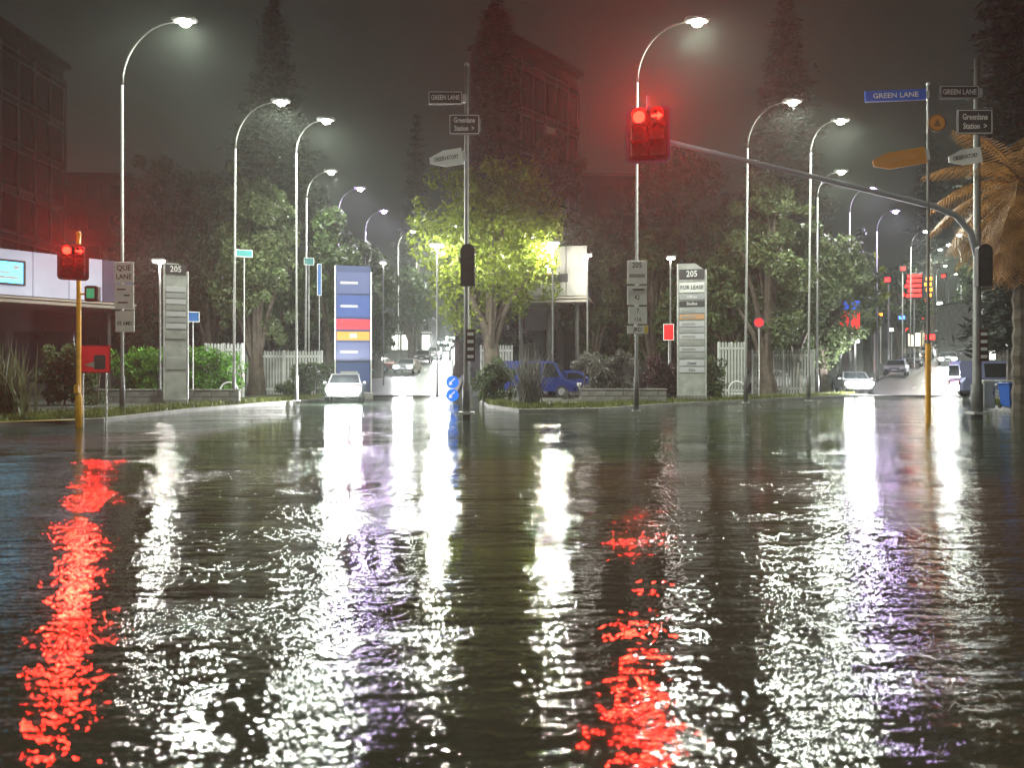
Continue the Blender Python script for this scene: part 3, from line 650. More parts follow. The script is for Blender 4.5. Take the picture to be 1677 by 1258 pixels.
def signalpost(label, px, Y, py_top, head_py, w, h, pole, border, lens, lit, watts, col, extra=True, cols=2):
    t = thing('signal_post', label, 'traffic signal', (PX(px, Y), Y, .05)); zt = P(0, py_top, Y).z; hz = P(0, head_py, Y).z - .05
    MB().tube([(0, 0, -.3), (0, 0, .8), (0, 0, .85), (0, 0, zt)], [.085, .085, .06, .055], 10).build('pole', pole, t, smooth=True)
    sighead(t, (-.08, -.12, hz), w, h, border, lens, lit, watts=watts, col=col, rz=facing(px), cols=cols)
    MB().sphere((0, 0, zt), .07).build('cap', pole, t)
    MB().box((0, -.1, 1.0), (.13, .09, .24), bev=.02).build('push_button_box', YEL, t)
    if extra:
        bx = MB().box((.42, -.08, hz - .85), (.36, .2, .42), bev=.03).build('pedestrian_lantern', BLACK, t)
        MB().box((.42, -.19, hz - .85), (.2, .02, .26)).build('lens', mat('green_lens', (.01, .2, .1), .3, emit=(.03, .6, .28), es=.5), bx)
        MB().tube([(0, 0, hz - .85), (.3, 0, hz - .85)], .03).build('bracket', pole, t)
    return t
signalpost('red lit traffic signal on a yellow pole at the left kerb', 129, 20, 386, 430, .74, .98, YEL, BLACK, REDL, (0, 1), 5000, (1, .012, .006))

# ------------------------------------------------------------------ signs
def blade(parent, x0, x1, z0, z1, y, m, txt, tm, size, point=0, border=None, sx=1.0, tx=0):
    h = z1 - z0; zc = (z0 + z1) / 2
    if point: poly = [(x0, zc - h * .18), (x0 + h * .9, z0), (x1, z0), (x1, z1), (x0 + h * .9, z1), (x0, zc + h * .18)]
    else: poly = [(x0, z0), (x1, z0), (x1, z1), (x0, z1)]
    s = MB().prism(poly, y, y + .03).build('sign_plate', m, parent)
    if border: MB().frame(x0 + .02, x1 - .02, z0 + .02, z1 - .02, .02, y - .006, y, .02).build('border', border, s)
    for i, ln in enumerate(txt): text(ln, size, tm, s, ((x0 + x1) / 2 + tx, y - .008, zc + (len(txt) - 1) * size * .55 - i * size * 1.1), sx=sx)
    for zz in (z0 + h * .2,): MB().box((x1 + .05 if x1 < 0 else x1 - .05, y + .06, zc), (.12, .1, h * .6)).build('bracket', GALV, s)
    return s
NAVY = mat('dark_sign', (.012, .014, .02), .4)
def tilt(o, a): o.rotation_euler[1] = a
def signs_on(name, label, px, Y, rows, g=None):
    """hangs signs on a pole standing at px,Y; rows in pixel coordinates"""
    bx = PX(px, Y)
    for (nm, lab, x0, x1, y0, y1, m, txt, tm, size, pt, bd, sx, rot) in rows:
        k = Y / F; zc = EYE + (HY - (y0 + y1) / 2) * k; t = thing(nm, lab, 'sign', (bx, Y - .1, zc)); hh = (y1 - y0) * k / 2
        s = blade(t, (x0 - px) * k, (x1 - px) * k, -hh, hh, -.08, m, txt, tm, size, pt, bd, sx); tilt(t, rot)
K = 24 / F
signs_on('sign', '', 1600, 24, [
    ('street_name_sign', 'dark GREEN LANE street name blade at the top of the right mast', 1534, 1598, 143, 165, NAVY, ['GREEN LANE'], WPRINT, .24, 0, WPRINT, .78, 0),
    ('direction_sign', 'black Greenlane Station sign high on the right mast', 1562, 1620, 182, 222, INK, ['Greenlane', 'Station  >'], WPRINT, .27, 0, WPRINT, .72, 0),
    ('tourist_sign', 'white pointed OBSERVATORY sign on the right mast', 1548, 1602, 243, 268, WPRINT, ['OBSERVATORY'], INK, .19, 1, None, .62, R(-9))])
signs_on('sign', '', 764, 24, [
    ('street_name_sign', 'dark GREEN LANE street name blade at the top of the middle mast', 702, 758, 152, 174, NAVY, ['GREEN LANE'], WPRINT, .22, 0, WPRINT, .72, 0),
    ('direction_sign', 'black Greenlane Station sign with arrow on the middle mast', 736, 786, 190, 223, INK, ['Greenlane', 'Station  >'], WPRINT, .24, 0, WPRINT, .68, 0),
    ('tourist_sign', 'white pointed OBSERVATORY sign on the middle mast', 704, 758, 243, 270, WPRINT, ['OBSERVATORY'], INK, .19, 1, None, .62, R(-9))])
# dark signal backs and stickers low on the masts
for px, lab in ((1600, 'dark signal lantern turned away, low on the right mast'), (766, 'dark signal lantern turned away, low on the middle mast')):
    t = thing('signal_lantern', lab, 'traffic signal', (PX(px, 23.8) + .02, 23.7, 0)); z0 = EYE + (HY - 472) * K; z1 = EYE + (HY - 404) * K; w = .46
    pl = [(-w / 2, z0), (w / 2, z0), (w / 2, z1 - .23)] + [(w / 2 * math.cos(R(a)), z1 - .23 + .23 * math.sin(R(a))) for a in range(20, 180, 20)] + [(-w / 2, z1 - .23)]
    MB().prism(pl, -.3, -.1).build('housing', BLACK, t)
    for k in range(3): MB().disc((0, -.34, z1 - .28 - k * .38), .15, .04).build('cover', mat('dull_black', (.025, .025, .028), .6), t)
    MB().box((0, -.05, z0 + .3), (.1, .3, .08)).build('bracket', GALV, t)
    t2 = thing('mast_placard', lab.replace('dark signal lantern turned away, low', 'narrow dark placard at head height'), 'sign', (PX(px, 23.8) + .1, 23.72, 0)); za, zb = EYE + (HY - 592) * K, EYE + (HY - 540) * K
    MB().box((0, -.1, (za + zb) / 2), (.3, .03, zb - za), bev=.01).build('plate', mat('maroon_plate', (.06, .02, .02), .5), t2)
    for k in range(4): MB().box((0, -.12, za + .15 + k * .24), (.2, .012, .1)).build('print_bar', WPRINT, t2)
# yellow-based sign post with the blue and orange blades
Yb = 22.0; kb = Yb / F; bx = PX(1520, Yb)
t = thing('sign_post', 'slim post with yellow lower half carrying blue and orange signs', 'sign post', (bx, Yb, -.05))
MB().tube([(0, 0, EYE + (HY - 560) * kb), (0, 0, EYE + (HY - 135) * kb)], [.045, .04], 8).build('pole', POLEG, t)
MB().tube([(0, 0, -.2), (0, 0, EYE + (HY - 560) * kb)], [.075, .075], 10).build('sleeve', YEL, t); MB().sphere((0, 0, EYE + (HY - 135) * kb), .06).build('cap', GALV, t)
signs_on('sign', '', 1520, Yb, [
    ('street_name_sign', 'bright blue GREEN LANE blade left of the right mast', 1412, 1511, 148, 166, BLUE, ['GREEN LANE'], WPRINT, .21, 0, None, 1.1, R(-2.5)),
    ('tourist_sign', 'orange pointed sign crossing the mast arm', 1424, 1511, 241, 268, ORANGE, ['OBSERVATORY'], mat('faded_print', (.62, .3, .08), .5), .17, 1, None, .95, R(-9.5))])
t = thing('round_sign', 'round orange disc sign between the blue and orange blades', 'sign', (PX(1531, Yb), Yb - .12, EYE + (HY - 203) * kb))
MB().disc((0, 0, 0), .26, .02, 28).build('disc', ORANGE, t); MB().frame(-.27, .27, -.27, .27, .04, -.012, .022, .268).build('rim', mat('dark_rim', (.1, .04, .01), .5), t); MB().prism([(-.1, -.1), (.1, -.1), (.0, .12)], -.012, -.002).build('emblem', mat('brown_print', (.16, .06, .02), .6), t)
MB().box((-.1, .06, 0), (.1, .1, .16)).build('bracket', GALV, t)
# boards on the lamp poles
def board(label, px0, px1, py0, py1, Y, lines, size, polepx, col=WHITE, sx=.9, extra=None):
    k = Y / F; xc = PX((px0 + px1) / 2, Y); t = thing('sign_board', label, 'sign', (xc, Y - .16, EYE + (HY - (py0 + py1) / 2) * k)); w = (px1 - px0) * k; h = (py1 - py0) * k
    p = MB().box((0, 0, 0), (w, .03, h), bev=.008).build('board', col, t)
    for (s, z, sz) in lines: text(s, sz, INK, p, (0, -.02, z * h), sx=sx)
    MB().box((PX(polepx, Y) - xc, .07, h * .3), (.16, .11, .05)).build('bracket', GALV, p); MB().box((PX(polepx, Y) - xc, .07, -h * .3), (.16, .11, .05)).build('bracket', GALV, p)
    if extra: extra(p, w, h)
board('white QUE LANE board, uppermost on the left lamp pole', 191, 223, 430, 464, 26, [('QUE', .2, .27), ('LANE', -.22, .25)], .2, 200)
def dash(p, w, h):
    for i, (x, z, ww) in enumerate(((-.1, .3, .3), (.1, .05, .2), (-.05, -.25, .35))): MB().box((x * w / .7, -.02, z * h), (ww, .01, .05)).build('print_bar', INK, p)
board('white board with dark dashes, middle one on the left lamp pole', 192, 223, 467, 506, 26, [], .2, 200, extra=dash)
board('white VE AMD board, lowest on the left lamp pole', 193, 224, 510, 544, 26, [('VE AMD', -.1, .2)], .2, 200, sx=.75)
board('white board headed 205, uppermost on the right lamp pole', 1026, 1058, 428, 466, 26, [('205', .3, .26)], .2, 1042, extra=lambda p, w, h: MB().box((0, -.02, -.15 * h), (w * .8, .01, .12)).build('print_bar', mat('grey_print', (.3, .3, .28), .6), p))
board('white board with 42 and a dark dash, second on the right lamp pole', 1026, 1058, 469, 500, 26, [('42', -.12, .22)], .2, 1042, extra=lambda p, w, h: MB().box((.05, -.02, .3 * h), (w * .6, .01, .06)).build('print_bar', INK, p))
board('white board with 7 and 116, third on the right lamp pole', 1028, 1058, 503, 531, 26, [('7', .25, .2), ('116', -.25, .2)], .2, 1042)
def corner(p, w, h): MB().box((w / 2 - .07, -.02, 0), (.12, .012, h * .9)).build('corner_patch', mat('yellow_patch', (.7, .5, .02), .5), p)
board('narrow JRD board with yellow corner, lowest on the right lamp pole', 1026, 1060, 534, 547, 26, [('JRD', 0, .2)], .2, 1042, extra=corner)

# totems
TW_ = mat('weathered_white', (.42, .42, .41), .55, noise=.25, nscale=2.5)
def totem(label, px0, px1, py0, py1, Y, bands, head=None, body=TW, peak=True, group=None):
    k = Y / F; w = (px1 - px0) * k; xc = PX((px0 + px1) / 2, Y); z0, z1 = .1, EYE + (HY - py0) * k; h = z1 - z0
    t = thing('totem_sign', label, 'sign', (xc, Y, z0), facing((px0 + px1) / 2))
    MB().box((0, .0, .12), (w * 1.15, .55, .4), bev=.03).build('plinth', CONC, t)
    poly = [(-w / 2, .3), (w / 2, .3), (w / 2, h - (.35 if peak else .05)), (w * .12, h), (-w / 2, h)] if peak else [(-w / 2, .3), (w / 2, .3), (w / 2, h), (-w / 2, h)]
    MB().prism(poly, -.15, .15).build('body', body, t)
    MB().box((-w / 2 - .04, 0, h / 2 + .1), (.08, .36, h - .2), bev=.02).build('side_rail', GALV, t); MB().box((w / 2 + .04, 0, h / 2), (.08, .36, h - .6), bev=.02).build('side_rail', GALV, t)
    for (a, b_, m, s, tm, sz) in bands:
        za, zb = EYE + (HY - a) * k - z0, EYE + (HY - b_) * k - z0
        p = MB().box((0, -.17, (za + zb) / 2), (w * .95, .04, abs(za - zb) - .03), bev=.008).build('panel', m, t)
        if not s and abs(za - zb) > .2 and w > 1: MB().box((-w * .12, -.025, 0), (w * .5, .012, min(.12, abs(za - zb) * .35))).build('print_bar', mat('grey_print', (.1, .1, .1), .6), p).location = (0, -.17, (za + zb) / 2)
        if s: text(s, sz, tm, p, (0, -.2, (za + zb) / 2), sx=.85)
    if head: text(head, w * .5, WPRINT if body is not WHITE else INK, t, (0, -.17, h + .0 if not peak else h - .3))
    return t
LB = mat('blue_lightbox', (.05, .06, .12), .35, emit=(.2, .26, .6), es=.1); LBD = mat('blue_lightbox_deep', (.03, .05, .14), .35, emit=(.08, .12, .4), es=.14)
REDLIT = mat('red_lit_panel', (.6, .02, .03), .4, emit=(1, .03, .05), es=.5); BRNLIT = mat('amber_lit_panel', (.35, .14, .02), .4, emit=(1, .4, .06), es=.18); WLIT = mat('white_lit_panel', (.45, .45, .46), .4, emit=(.9, .92, 1), es=.05)
totem('tall blue lightbox totem with red and amber panels left of the street', 551, 606, 436, 640, 40,
      [(446, 482, LB, None, None, 0), (484, 520, LBD, None, None, 0), (523, 540, REDLIT, 'FOR LEASE', mat('dim_red_print', (.3, .02, .02), .5), .3), (543, 558, BRNLIT, '205', WPRINT, .3), (561, 592, LB, None, None, 0), (594, 626, LBD, None, None, 0)], body=mat('navy_body', (.03, .04, .09), .4), peak=False)
GP = mat('grey_tenant_panel', (.34, .35, .36), .5)
def tenants(y0, y1, n):
    out = []; st = (y1 - y0) / n
    for i in range(n): out.append((y0 + i * st, y0 + (i + 1) * st - .5, [WLIT, GP, WLIT, TW][i % 4], None, None, 0))
    return out
totem('white FOR LEASE totem with many tenant strips right of the lamp pole', 1112, 1154, 432, 636, 36,
      [(441, 458, mat('charcoal_panel', (.04, .04, .045), .5), '205', WPRINT, .42), (463, 480, WHITE, 'FOR LEASE', INK, .27), (482, 492, GP, 'Offices', WPRINT, .2), (493, 503, mat('charcoal_panel', (0, 0, 0)), 'Studios', WPRINT, .2), (505, 514, GP, None, None, 0), (515, 524, mat('tan_panel', (.55, .3, .15), .5), None, None, 0)] + tenants(526, 588, 6) + [(590, 600, WLIT, 'Dental', INK, .18), (601, 611, WLIT, 'Care', INK, .18)])
totem('slim white totem headed 205 beside the bright hedge', 272, 304, 432, 640, 30,
      [(434, 450, mat('charcoal_panel', (0, 0, 0)), '205', WPRINT, .34)] + tenants(470, 540, 7) + [(542, 556, TW, None, None, 0), (585, 606, TW, None, None, 0)])
# red square board
t = thing('square_sign', 'bright red square board with dark emblem beside the yellow pole', 'sign', (PX(155, 20.4), 20.4, .05), facing(155)); kk = 20.4 / F; z0, z1 = EYE + (HY - 614) * kk, EYE + (HY - 568) * kk
MB().box((0, 0, (z0 + z1) / 2), (.78, .04, z1 - z0), bev=.01).build('board', mat('red_board_glow', (.65, .015, .02), .4, emit=(1, .02, .03), es=.12), t)  # board face glows a little to read as lit bright red
MB().frame(-.39, .39, z0, z1, .035, -.03, -.021, .03).build('border', mat('dark_red', (.3, .01, .01), .5), t)
MB().rrect(-.02, .26, z0 + .1, z0 + .5, -.034, -.021, .05).build('emblem', mat('dark_green_print', (.02, .035, .03), .5), t); MB().prism([(-.26, z0 + .22), (.0, z0 + .14), (.0, z0 + .32)], -.034, -.021).build('emblem', mat('grey_print', (0, 0, 0)), t)
for x in (-.28, .28): MB().tube([(x, .05, -.2), (x, .05, z1 - .1)], .025).build('post', GALV, t)
# keep-left bollard with two blue discs
def keepleft(label, px, Y, py):
    t = thing('keep_left_sign', label, 'sign', (PX(px, Y), Y, 0), facing(px)); k = Y / F
    MB().tube([(0, .05, -.2), (0, .05, EYE + (HY - py) * k + .5)], .04).build('post', WHITE, t)
    for zc in (EYE + (HY - py) * k + .18, EYE + (HY - py) * k - .46):
        d = MB().disc((0, 0, zc), .3, .03, 28).build('disc', mat('blue_disc_lit', (.01, .12, .7), .35, emit=(.02, .22, 1), es=.5), t)
        MB().prism([(.14, zc + .17), (-.06, zc - .03), (.02, zc - .11), (-.18, zc - .15), (-.14, zc + .05), (-.1, zc + .01), (.09, zc + .2)], -.012, -.002).build('arrow', WPRINT, d)
keepleft('pair of blue keep left discs on a post in the flooded left street mouth', 741, 36, 632)
# small signs in the gardens
def smallsign(name, label, px, py, Y, w, h, m, rnd=False, txt=None):
    k = Y / F; g = .15 if Y < 47 else hill(Y); t = thing(name, label, 'sign', (PX(px, Y), Y, g), facing(px)); zc = EYE + (HY - py) * k - g
    MB().tube([(0, .05, -.1), (0, .05, zc + h * k / 2)], .03).build('post', GALV, t)
    (MB().disc((0, 0, zc), w * k / 2, .03) if rnd else MB().box((0, 0, zc), (w * k, .03, h * k), bev=.01)).build('plate', m, t)
    (MB().frame(-w * k / 2, w * k / 2, zc - h * k / 2, zc + h * k / 2, .03, -.03, -.016, (w * k / 2 - .01) if rnd else .02)).build('border', WPRINT if not rnd else DBLUE, t)
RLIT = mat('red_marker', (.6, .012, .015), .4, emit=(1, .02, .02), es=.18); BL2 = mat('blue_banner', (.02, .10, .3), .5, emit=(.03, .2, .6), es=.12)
smallsign('square_sign', 'small red rectangular sign left of the FOR LEASE totem', 1095, 544, 41, 17, 27, RLIT)
smallsign('round_sign', 'round red sign in front of the right lamplit tree', 1243, 528, 42, 17, 17, RLIT, True)
smallsign('square_sign', 'small blue square sign behind the slim white totem', 316, 519, 34, 20, 17, BL2)
smallsign('banner', 'narrow blue vertical banner left of the blue totem', 523, 458, 46, 7, 52, BL2)
smallsign('square_sign', 'teal blade sign among the branches of the left lamplit tree', 400, 415, 39, 26, 12, mat('teal_sign', (.02, .2, .2), .5))
smallsign('square_sign', 'small teal sign near the top of the blue banner', 506, 428, 46, 16, 12, mat('teal_sign', (0, 0, 0)))
# hoop bike racks
def hoop(label, px, Y):
    t = thing('hoop_rack', label, 'bike rack', (PX(px, Y), Y, .13)); r = .42
    pts = [(-r, 0, -.1), (-r, 0, .5)] + [(-r * math.cos(R(a)), 0, .5 + r * math.sin(R(a))) for a in range(15, 180, 15)] + [(r, 0, .5), (r, 0, -.1)]
    MB().tube(pts, .035, 8).build('hoop', WHITE, t, smooth=True); MB().tube([(-r, 0, .3), (r, 0, .3)], .025).build('crossbar', WHITE, t)
hoop('white hoop rack on the verge in front of the left picket fence', 375, 34); hoop('white hoop rack on the verge right of the FOR LEASE totem', 1207, 37); hoop('white hoop rack near the right mast', 1640, 31)
# utility cabinet and bin at right, guard rail
t = thing('utility_cabinet', 'pale grey cabinet at the foot of the right mast', 'cabinet', (PX(1614, 29), 29, .1)); MB().box((0, 0, .55), (.5, .45, 1.1), bev=.03).build('body', mat('cabinet_grey', (.4, .4, .38), .5), t); MB().box((0, -.235, .56), (.42, .02, .9), bev=.005).build('door', mat('cabinet_door', (.34, .34, .33), .5), t); MB().box((.15, -.25, .6), (.03, .02, .12)).build('handle', BLACK, t)
t = thing('wheelie_bin', 'blue wheelie bin standing at the right edge of the water', 'bin', (PX(1655, 28), 28, .13))
MB().add([(-.2, -.25, .08), (.2, -.25, .08), (.2, .25, .08), (-.2, .25, .08), (-.27, -.32, .92), (.27, -.32, .92), (.27, .32, .92), (-.27, .32, .92)], [(3, 2, 1, 0), (4, 5, 6, 7), (0, 1, 5, 4), (1, 2, 6, 5), (2, 3, 7, 6), (3, 0, 4, 7)]).build('body', mat('bin_blue', (.015, .08, .35), .5), t)
MB().box((0, 0, .95), (.6, .7, .06), bev=.02).build('lid', mat('bin_lid', (.01, .05, .25), .5), t)
for x in (-.24, .24): MB().prism([(0 + .09 * math.cos(R(a)), .09 + .09 * math.sin(R(a))) for a in range(0, 360, 30)], 0, .05).build('wheel', TYRE, t, (x, .22, 0), PI / 2)
t = thing('guard_rail', 'pale pipe guard rail behind the cabinet and bin', 'railing', (PX(1600, 33), 33, .12))
for z in (.55, 1.0): MB().tube([(0, 0, z), (4.2, 0, z)], .035).build('rail', WHITE, t)
for i in range(5): MB().tube([(i * 1.05, 0, 0), (i * 1.05, 0, 1.0)], .035).build('post', WHITE, t)
# price-board pylon and neon signs on the right street
t = thing('price_pylon', 'blue, red and white pylon sign beside the right street', 'sign', (PX(1390, 52), 52, hill(52))); k = 52 / F
for (a, b_, m) in ((493, 508, mat('pylon_blue', (.02, .1, .6), .4, emit=(.03, .15, 1), es=.6)), (510, 540, mat('pylon_red', (.6, .02, .02), .4, emit=(1, .03, .02), es=.9)), (542, 552, mat('pylon_white', (.7, .7, .7), .4, emit=(1, 1, 1), es=.6)), (554, 562, mat('pylon_white', (0, 0, 0)))):
    za, zb = EYE + (HY - a) * k - hill(52), EYE + (HY - b_) * k - hill(52); MB().box((0, 0, (za + zb) / 2), (34 * k, .3, za - zb), bev=.03).build('panel', m, t)
for x in (-.5, .5): MB().tube([(x, .1, 0), (x, .1, EYE + (HY - 495) * k - hill(52))], .08).build('post', GALV, t)
NEON = mat('red_neon', (.5, .01, .01), .4, emit=(1, .02, .015), es=7, sample='NONE'); NEONW = mat('white_neon', (.6, .6, .6), .4, emit=(1, .98, .92), es=8, sample='NONE'); NEONB = mat('blue_neon', (.02, .05, .5), .4, emit=(.05, .2, 1), es=7, sample='NONE'); NEONO = mat('amber_neon', (.5, .2, .01), .4, emit=(1, .32, .03), es=5, sample='NONE')
for i, (px, py, w, h, Y, mm, lab) in enumerate(((1497, 468, 26, 40, 75, NEON, 'tall red neon shop sign above the right street'), (1520, 470, 11, 36, 78, NEONO, 'amber neon strip right of the tall red neon sign'), (1455, 458, 10, 11, 72, NEON, 'small red neon square left of the tall red neon sign'),
        (1340, 532, 20, 12, 62, NEON, 'low red neon sign left of the pylon'), (1418, 536, 24, 12, 66, NEON, 'low red neon sign right of the pylon'), (1478, 440, 9, 9, 80, NEON, 'highest small red neon square by the right street'), (1432, 492, 12, 12, 70, NEON, 'small dim red neon square above the pylon side'),
        (1525, 552, 18, 14, 88, NEON, 'red lit board between the far car lights'), (1552, 552, 26, 8, 92, NEONO, 'amber lit strip among the far car lights'),
        (1350, 500, 8, 8, 70, NEON, 'tiny red light over the kerb nearest the wide grey tree'),
        (1372, 566, 14, 10, 62, NEONW, 'small white lit sign low beside the pylon'),
        (1442, 515, 8, 8, 84, NEONO, 'tiny amber light between pylon and tall red sign'),
        (1478, 520, 14, 9, 88, NEONB, 'small blue lit sign at the foot of the tall red sign'),
        (1482, 482, 9, 9, 90, NEON, 'tiny red light just left of the tall red sign'),
        (1540, 498, 12, 9, 92, NEONW, 'small white lit sign right of the amber strip'),
        (1512, 520, 8, 8, 104, NEON, 'tiny red light above the far tail lights'),
        (1562, 520, 14, 9, 104, NEONO, 'small warm lit sign over the far oncoming cars'),
        (1546, 452, 7, 7, 110, NEON, 'tiny red light highest on the slope by the far pine'),
        (1556, 540, 14, 8, 118, NEONW, 'small white lit board near the last cars'),
        (1570, 500, 8, 8, 120, NEONO, 'tiny amber light at the crest by the sign pole'),
        (1508, 492, 14, 9, 98, NEON, 'small red lit sign close behind the sign pole'),
        (1460, 540, 8, 8, 90, NEONW, 'tiny white light between the two red signs low on the slope'),
        (1490, 540, 14, 9, 100, NEON, 'small pink lit sign left of the far cars'))):
    k = Y / F; g = hill(Y); t = thing('neon_sign', lab, 'sign', (PX(px, Y), Y, g), facing(px)); zc = EYE + (HY - py) * k - g
    MB().box((0, .06, zc), (w * k + .15, .1, h * k + .15), bev=.03).build('backing', BLACK, t); MB().tube([(0, .15, 0), (0, .15, zc)], .07).build('post', GALV, t)
    n = max(1, int(h / 8))
    for j in range(n): MB().box((random.uniform(-.1, .1), -.02, zc + ((j + .5) / n - .5) * h * k), (w * k * random.uniform(.6, .95), .06, h * k / n * .6), bev=.02).build('tube', mm, t)

# ------------------------------------------------------------------ cars
GL = mat('car_glass', (.01, .012, .014), .08, spec=.8)
def carmat(n, c): return mat(n, c, .3, .2, coat=.6)
def car(label, loc, rz, body, van=False, lights='none', watts=0, group=None):
    """front faces local -y"""
    t = thing('van' if van else 'car', label, 'van' if van else 'car', loc, rz, group); W2 = .88; Ht = 1.95 if van else 1.45; bm = carmat(*body)
    low = [(-2.15, .32), (-2.2, .55), (-2.1, .78), (-1.2, .93 if not van else 1.05), (2.0, .95 if not van else 1.05), (2.15, .8), (2.15, .35)]
    top = [(-1.2, .93), (-.45, Ht - .04), (-.1, Ht), (1.0, Ht - .02), (1.35, Ht - .1), (2.0, .95)] if not van else [(-1.5, 1.02), (-.95, Ht - .06), (-.5, Ht), (2.0, Ht), (2.12, Ht - .2), (2.1, 1.05)]
    def loft(prof, xs, name, m, par, ins=.0):
        vs = []; n = len(prof)
        for x, sc in xs:
            for (y, z) in prof: vs.append((x, y * sc, z))
        fs = [tuple(range(n)), tuple(range(len(vs) - 1, len(vs) - n - 1, -1))]
        for i in range(len(xs) - 1):
            for j in range(n): l = (j + 1) % n; fs.append((i * n + j, i * n + n + j, i * n + n + l, i * n + l))
        return MB().add(vs, fs).build(name, m, par, smooth=False)
    loft(low, [(-W2, .93), (-W2 + .1, 1), (W2 - .1, 1), (W2, .93)], 'body', bm, t)
    vs = []; n = len(top); base = top[0][1]
    for sd in (-1, 1):
        for (y, z) in top: vs.append((sd * (W2 - .06 - .17 * (z - base) / (Ht - base)), y, z))
    cab = MB().add(vs, [tuple(range(n)), tuple(range(2 * n - 1, n - 1, -1))] + [(j, j + n, (j + 1) % n + n, (j + 1) % n) for j in range(n)]).build('cabin', bm, t)
    def wx(z): return W2 - .06 - .17 * (z - base) / (Ht - base)
    y0, z0_, y1, z1_ = top[0][0], top[0][1], top[1][0], top[1][1]
    def lerp(a, b, f): return a + (b - a) * f
    nx = Vector((0, -(z1_ - z0_), (y1 - y0))).normalized() * -1; nx = Vector((0, -(z1_ - z0_), (y1 - y0))).normalized(); nx = Vector((0, -abs(nx.y), abs(nx.z))) * .012
    q = []
    for f_, s in ((.08, -1), (.08, 1), (.92, 1), (.92, -1)): z = lerp(z0_, z1_, f_); q.append(Vector((s * (wx(z) - .07), lerp(y0, y1, f_), z)) + nx)
    MB().add(q, [(0, 1, 2, 3)]).build('windscreen', GL, t)
    ya, za, yb_, zb_ = top[-1][0], top[-1][1], top[-2][0], top[-2][1]; q = []
    for f_, s in ((.08, 1), (.08, -1), (.92, -1), (.92, 1)): z = lerp(za, zb_, f_); q.append((s * (wx(z) - .08), lerp(ya, yb_, f_) + .012, z + .01))
    MB().add(q, [(0, 1, 2, 3)]).build('rear_window', GL, t)
    for s in (-1, 1):
        for (a, b_, c, d) in (((-.95, -.42, .15, .15), (.22, .22, .95, 1.45)) if not van else ((-1.25, -.9, -.35, -.35), (-.2, -.2, .9, .9))):
            zl, zh = base + .05, Ht - .14; q = [(s * (wx(zl) + .008), a, zl), (s * (wx(zl) + .008), c if not (c > .9 and not van) else 1.5, zl), (s * (wx(zh) + .008), d if not (d > 1.2) else 1.05, zh), (s * (wx(zh) + .008), b_, zh)]
            MB().add(q, [(0, 1, 2, 3)]).build('side_window', GL, t)
        MB().box((s * (W2 + .08), -.95, 1.0), (.16, .1, .12), bev=.03).build('mirror', bm, t)
        hd = MB().box((s * .62, -2.2, .68), (.4, .14, .19), bev=.04).build('headlight', HEADL if lights == 'head' else mat('clear_lens', (.5, .5, .5), .1), t)
        MB().box((s * .66, 2.17, .78), (.34, .1, .24), bev=.03).build('tail_light', TAILL if lights == 'tail' else mat('dim_tail', (.2, .01, .01), .2), t)
        for y in (-1.35, 1.3):
            w = MB().prism([(.32 * math.cos(R(a)), .32 * math.sin(R(a))) for a in range(0, 360, 24)], -.1, .1).build('wheel', TYRE, t, (s * (W2 - .08), y, .32), PI / 2)
            MB().prism([(.2 * math.cos(R(a)), .2 * math.sin(R(a))) for a in range(0, 360, 36)], -.115, .115).build('rim', RIM, w)
    MB().box((0, -2.17, .62), (.75, .06, .14), bev=.02).build('grille', BLACK, t); MB().box((0, -2.2, .42), (1.5, .1, .16), bev=.03).build('bumper', mat('bumper_plastic', (.05, .05, .05), .6), t); MB().box((0, -2.215, .5), (.42, .02, .11)).build('number_plate', WPRINT, t); MB().box((0, 2.17, .62), (.42, .02, .11)).build('number_plate', WPRINT, t)
    if watts: lamp(t, (0, -2.7, .75), watts, (.95, .97, 1), .1, name='headlight_beam')
    elif lights == 'head': lamp(t, (0, -2.4, .72), 5000, (.95, .97, 1), .15, 'SPOT', 'headlight_beam', (R(-84), 0, 0), R(75), .8)
    return t
SIL = ('silver_paint', (.16, .165, .17)); DK = ('dark_paint', (.04, .04, .045)); WT = ('white_car_paint', (.4, .4, .4)); BL = ('blue_paint', (.008, .02, .13)); RD = ('red_car_paint', (.3, .02, .02)); LV = ('lavender_paint', (.2, .21, .36))
def onroad(px, Y): return (PX(px, Y), Y, hill(Y) + .05)
car('car with bright headlights turning out of the left street', (PX(566, 37.5), 37.5, .0), R(10), SIL, lights='head', watts=4000)
car('car with one glaring headlight pair at the mouth of the right street', onroad(1396, 49), R(-14), SIL, lights='head', watts=4000)
car('dark red parked car beside the left street, left of the road', onroad(621, 70), R(60), RD)
car('dark silhouetted car driving up the left street', onroad(694, 84), R(0), DK, lights='tail')
car('oncoming car added to light the road low on the left street, beside the red parked car', onroad(668, 68), R(-4), SIL, lights='head')  # extra car whose beam brightens the dark left half of the road
for i, (px, Y, lab) in enumerate(((712, 92, 'first oncoming car up the left street'), (728, 104, 'second oncoming car up the left street'), (724, 125, 'third oncoming car up the left street'), (738, 150, 'fourth oncoming car, far up the left street'), (748, 118, 'oncoming car at the right kerb of the left street'))): car(lab, onroad(px, Y), R(2), [SIL, DK, WT][i % 3], lights='head', group='oncoming cars up the left street')
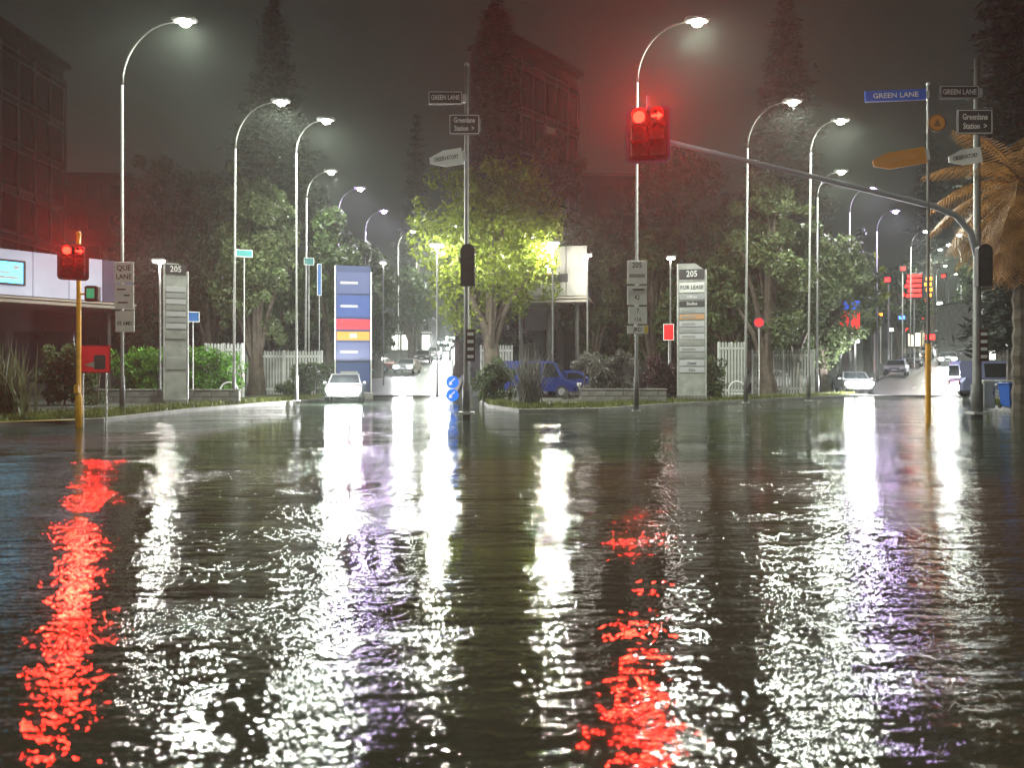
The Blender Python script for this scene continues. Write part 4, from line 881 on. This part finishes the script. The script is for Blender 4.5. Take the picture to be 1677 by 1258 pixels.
for i, (px, Y, lights, lab) in enumerate(((1468, 66, 'tail', 'nearest red tail lit car up the right street'), (1494, 78, 'tail', 'second red tail lit car up the right street'), (1518, 94, 'tail', 'third red tail lit car up the right street'), (1538, 112, 'tail', 'fourth red tail lit car up the right street'), (1553, 80, 'head', 'near oncoming car on the right street'), (1570, 100, 'head', 'middle oncoming car on the right street'), (1576, 126, 'head', 'far oncoming car on the right street'), (1566, 130, 'tail', 'farthest red tail lit car up the right street'))):
    car(lab, onroad(px, Y), R(-32), [SIL, DK, WT][i % 3], lights=lights, group='cars on the right street')
car('blue parked van behind the spiky flax', (PX(882, 40), 40, .17), R(80), BL, van=True)
car('blue parked car left of the grey bush', (PX(938, 41.5), 41.5, .17), R(75), BL)
car('white parked car behind the right picket fence', (PX(1262, 50), 50, hill(50) + .15), R(85), WT)
car('silver parked car under the wide grey tree', (PX(1330, 52), 52, hill(52) + .1), R(80), SIL)
car('lavender parked van behind the guard rail at right', (PX(1632, 40), 40, .17), R(80), LV, van=True)
# lit shop fronts at the head of the streets
def shop(label, px0, px1, py0, Y, m, n):
    x0, x1 = PX(px0, Y), PX(px1, Y); g = hill(Y); z = EYE + (HY - py0) * Y / F - g; w = x1 - x0; t = thing('shop_building', label, 'building', ((x0 + x1) / 2, Y, g)); dp = 8
    MB().box((0, dp / 2, z / 2), (w, dp, z)).build('wall', CONC, t); MB().box((0, dp / 2, z + .1), (w + .4, dp + .5, .2)).build('roof', DARKW, t); MB().box((0, -.7, 2.9), (w + .2, 1.4, .16), bev=.03).build('awning', WHITE, t)
    for i in range(n):
        x = -w / 2 + (i + .5) * w / n; MB().box((x, -.04, 1.5), (w / n - .35, .08, 2.1), bev=.02).build('shop_window', m, t); MB().box((x, -.06, z - 1.3), (w / n - .8, .08, 1.1), bev=.02).build('window', DGLASS, t)
WIN = mat('lit_shop_window', (.6, .5, .35), .3, emit=(1, .86, .58), es=5); WIN2 = mat('lit_shop_window_cool', (.6, .6, .55), .3, emit=(.95, 1, .85), es=4)
shop('lit shop on the left of the left street', 640, 706, 520, 108, WIN2, 4); shop('bright lit shop on the right of the left street, behind the mast', 764, 806, 490, 84, WIN, 3)
shop('lit shop on the left of the right street', 1486, 1532, 515, 120, WIN, 4); shop('bright lit shop on the right of the right street', 1602, 1650, 492, 84, WIN2, 3)

# ------------------------------------------------------------------ haze
hm = bpy.data.materials.new('haze'); hm.use_nodes = True; nt = hm.node_tree
for n in list(nt.nodes):
    if n.type == 'BSDF_PRINCIPLED': nt.nodes.remove(n)
pv = nt.nodes.new('ShaderNodeVolumePrincipled'); pv.inputs['Color'].default_value = (.76, .86, .79, 1); pv.inputs['Density'].default_value = HAZE; pv.inputs['Anisotropy'].default_value = .6
nt.links.new(pv.outputs[0], nt.nodes['Material Output'].inputs['Volume'])
tag(MB().box((40, 130, 22), (420, 322, 46.9)).build('haze', hm), kind='stuff')
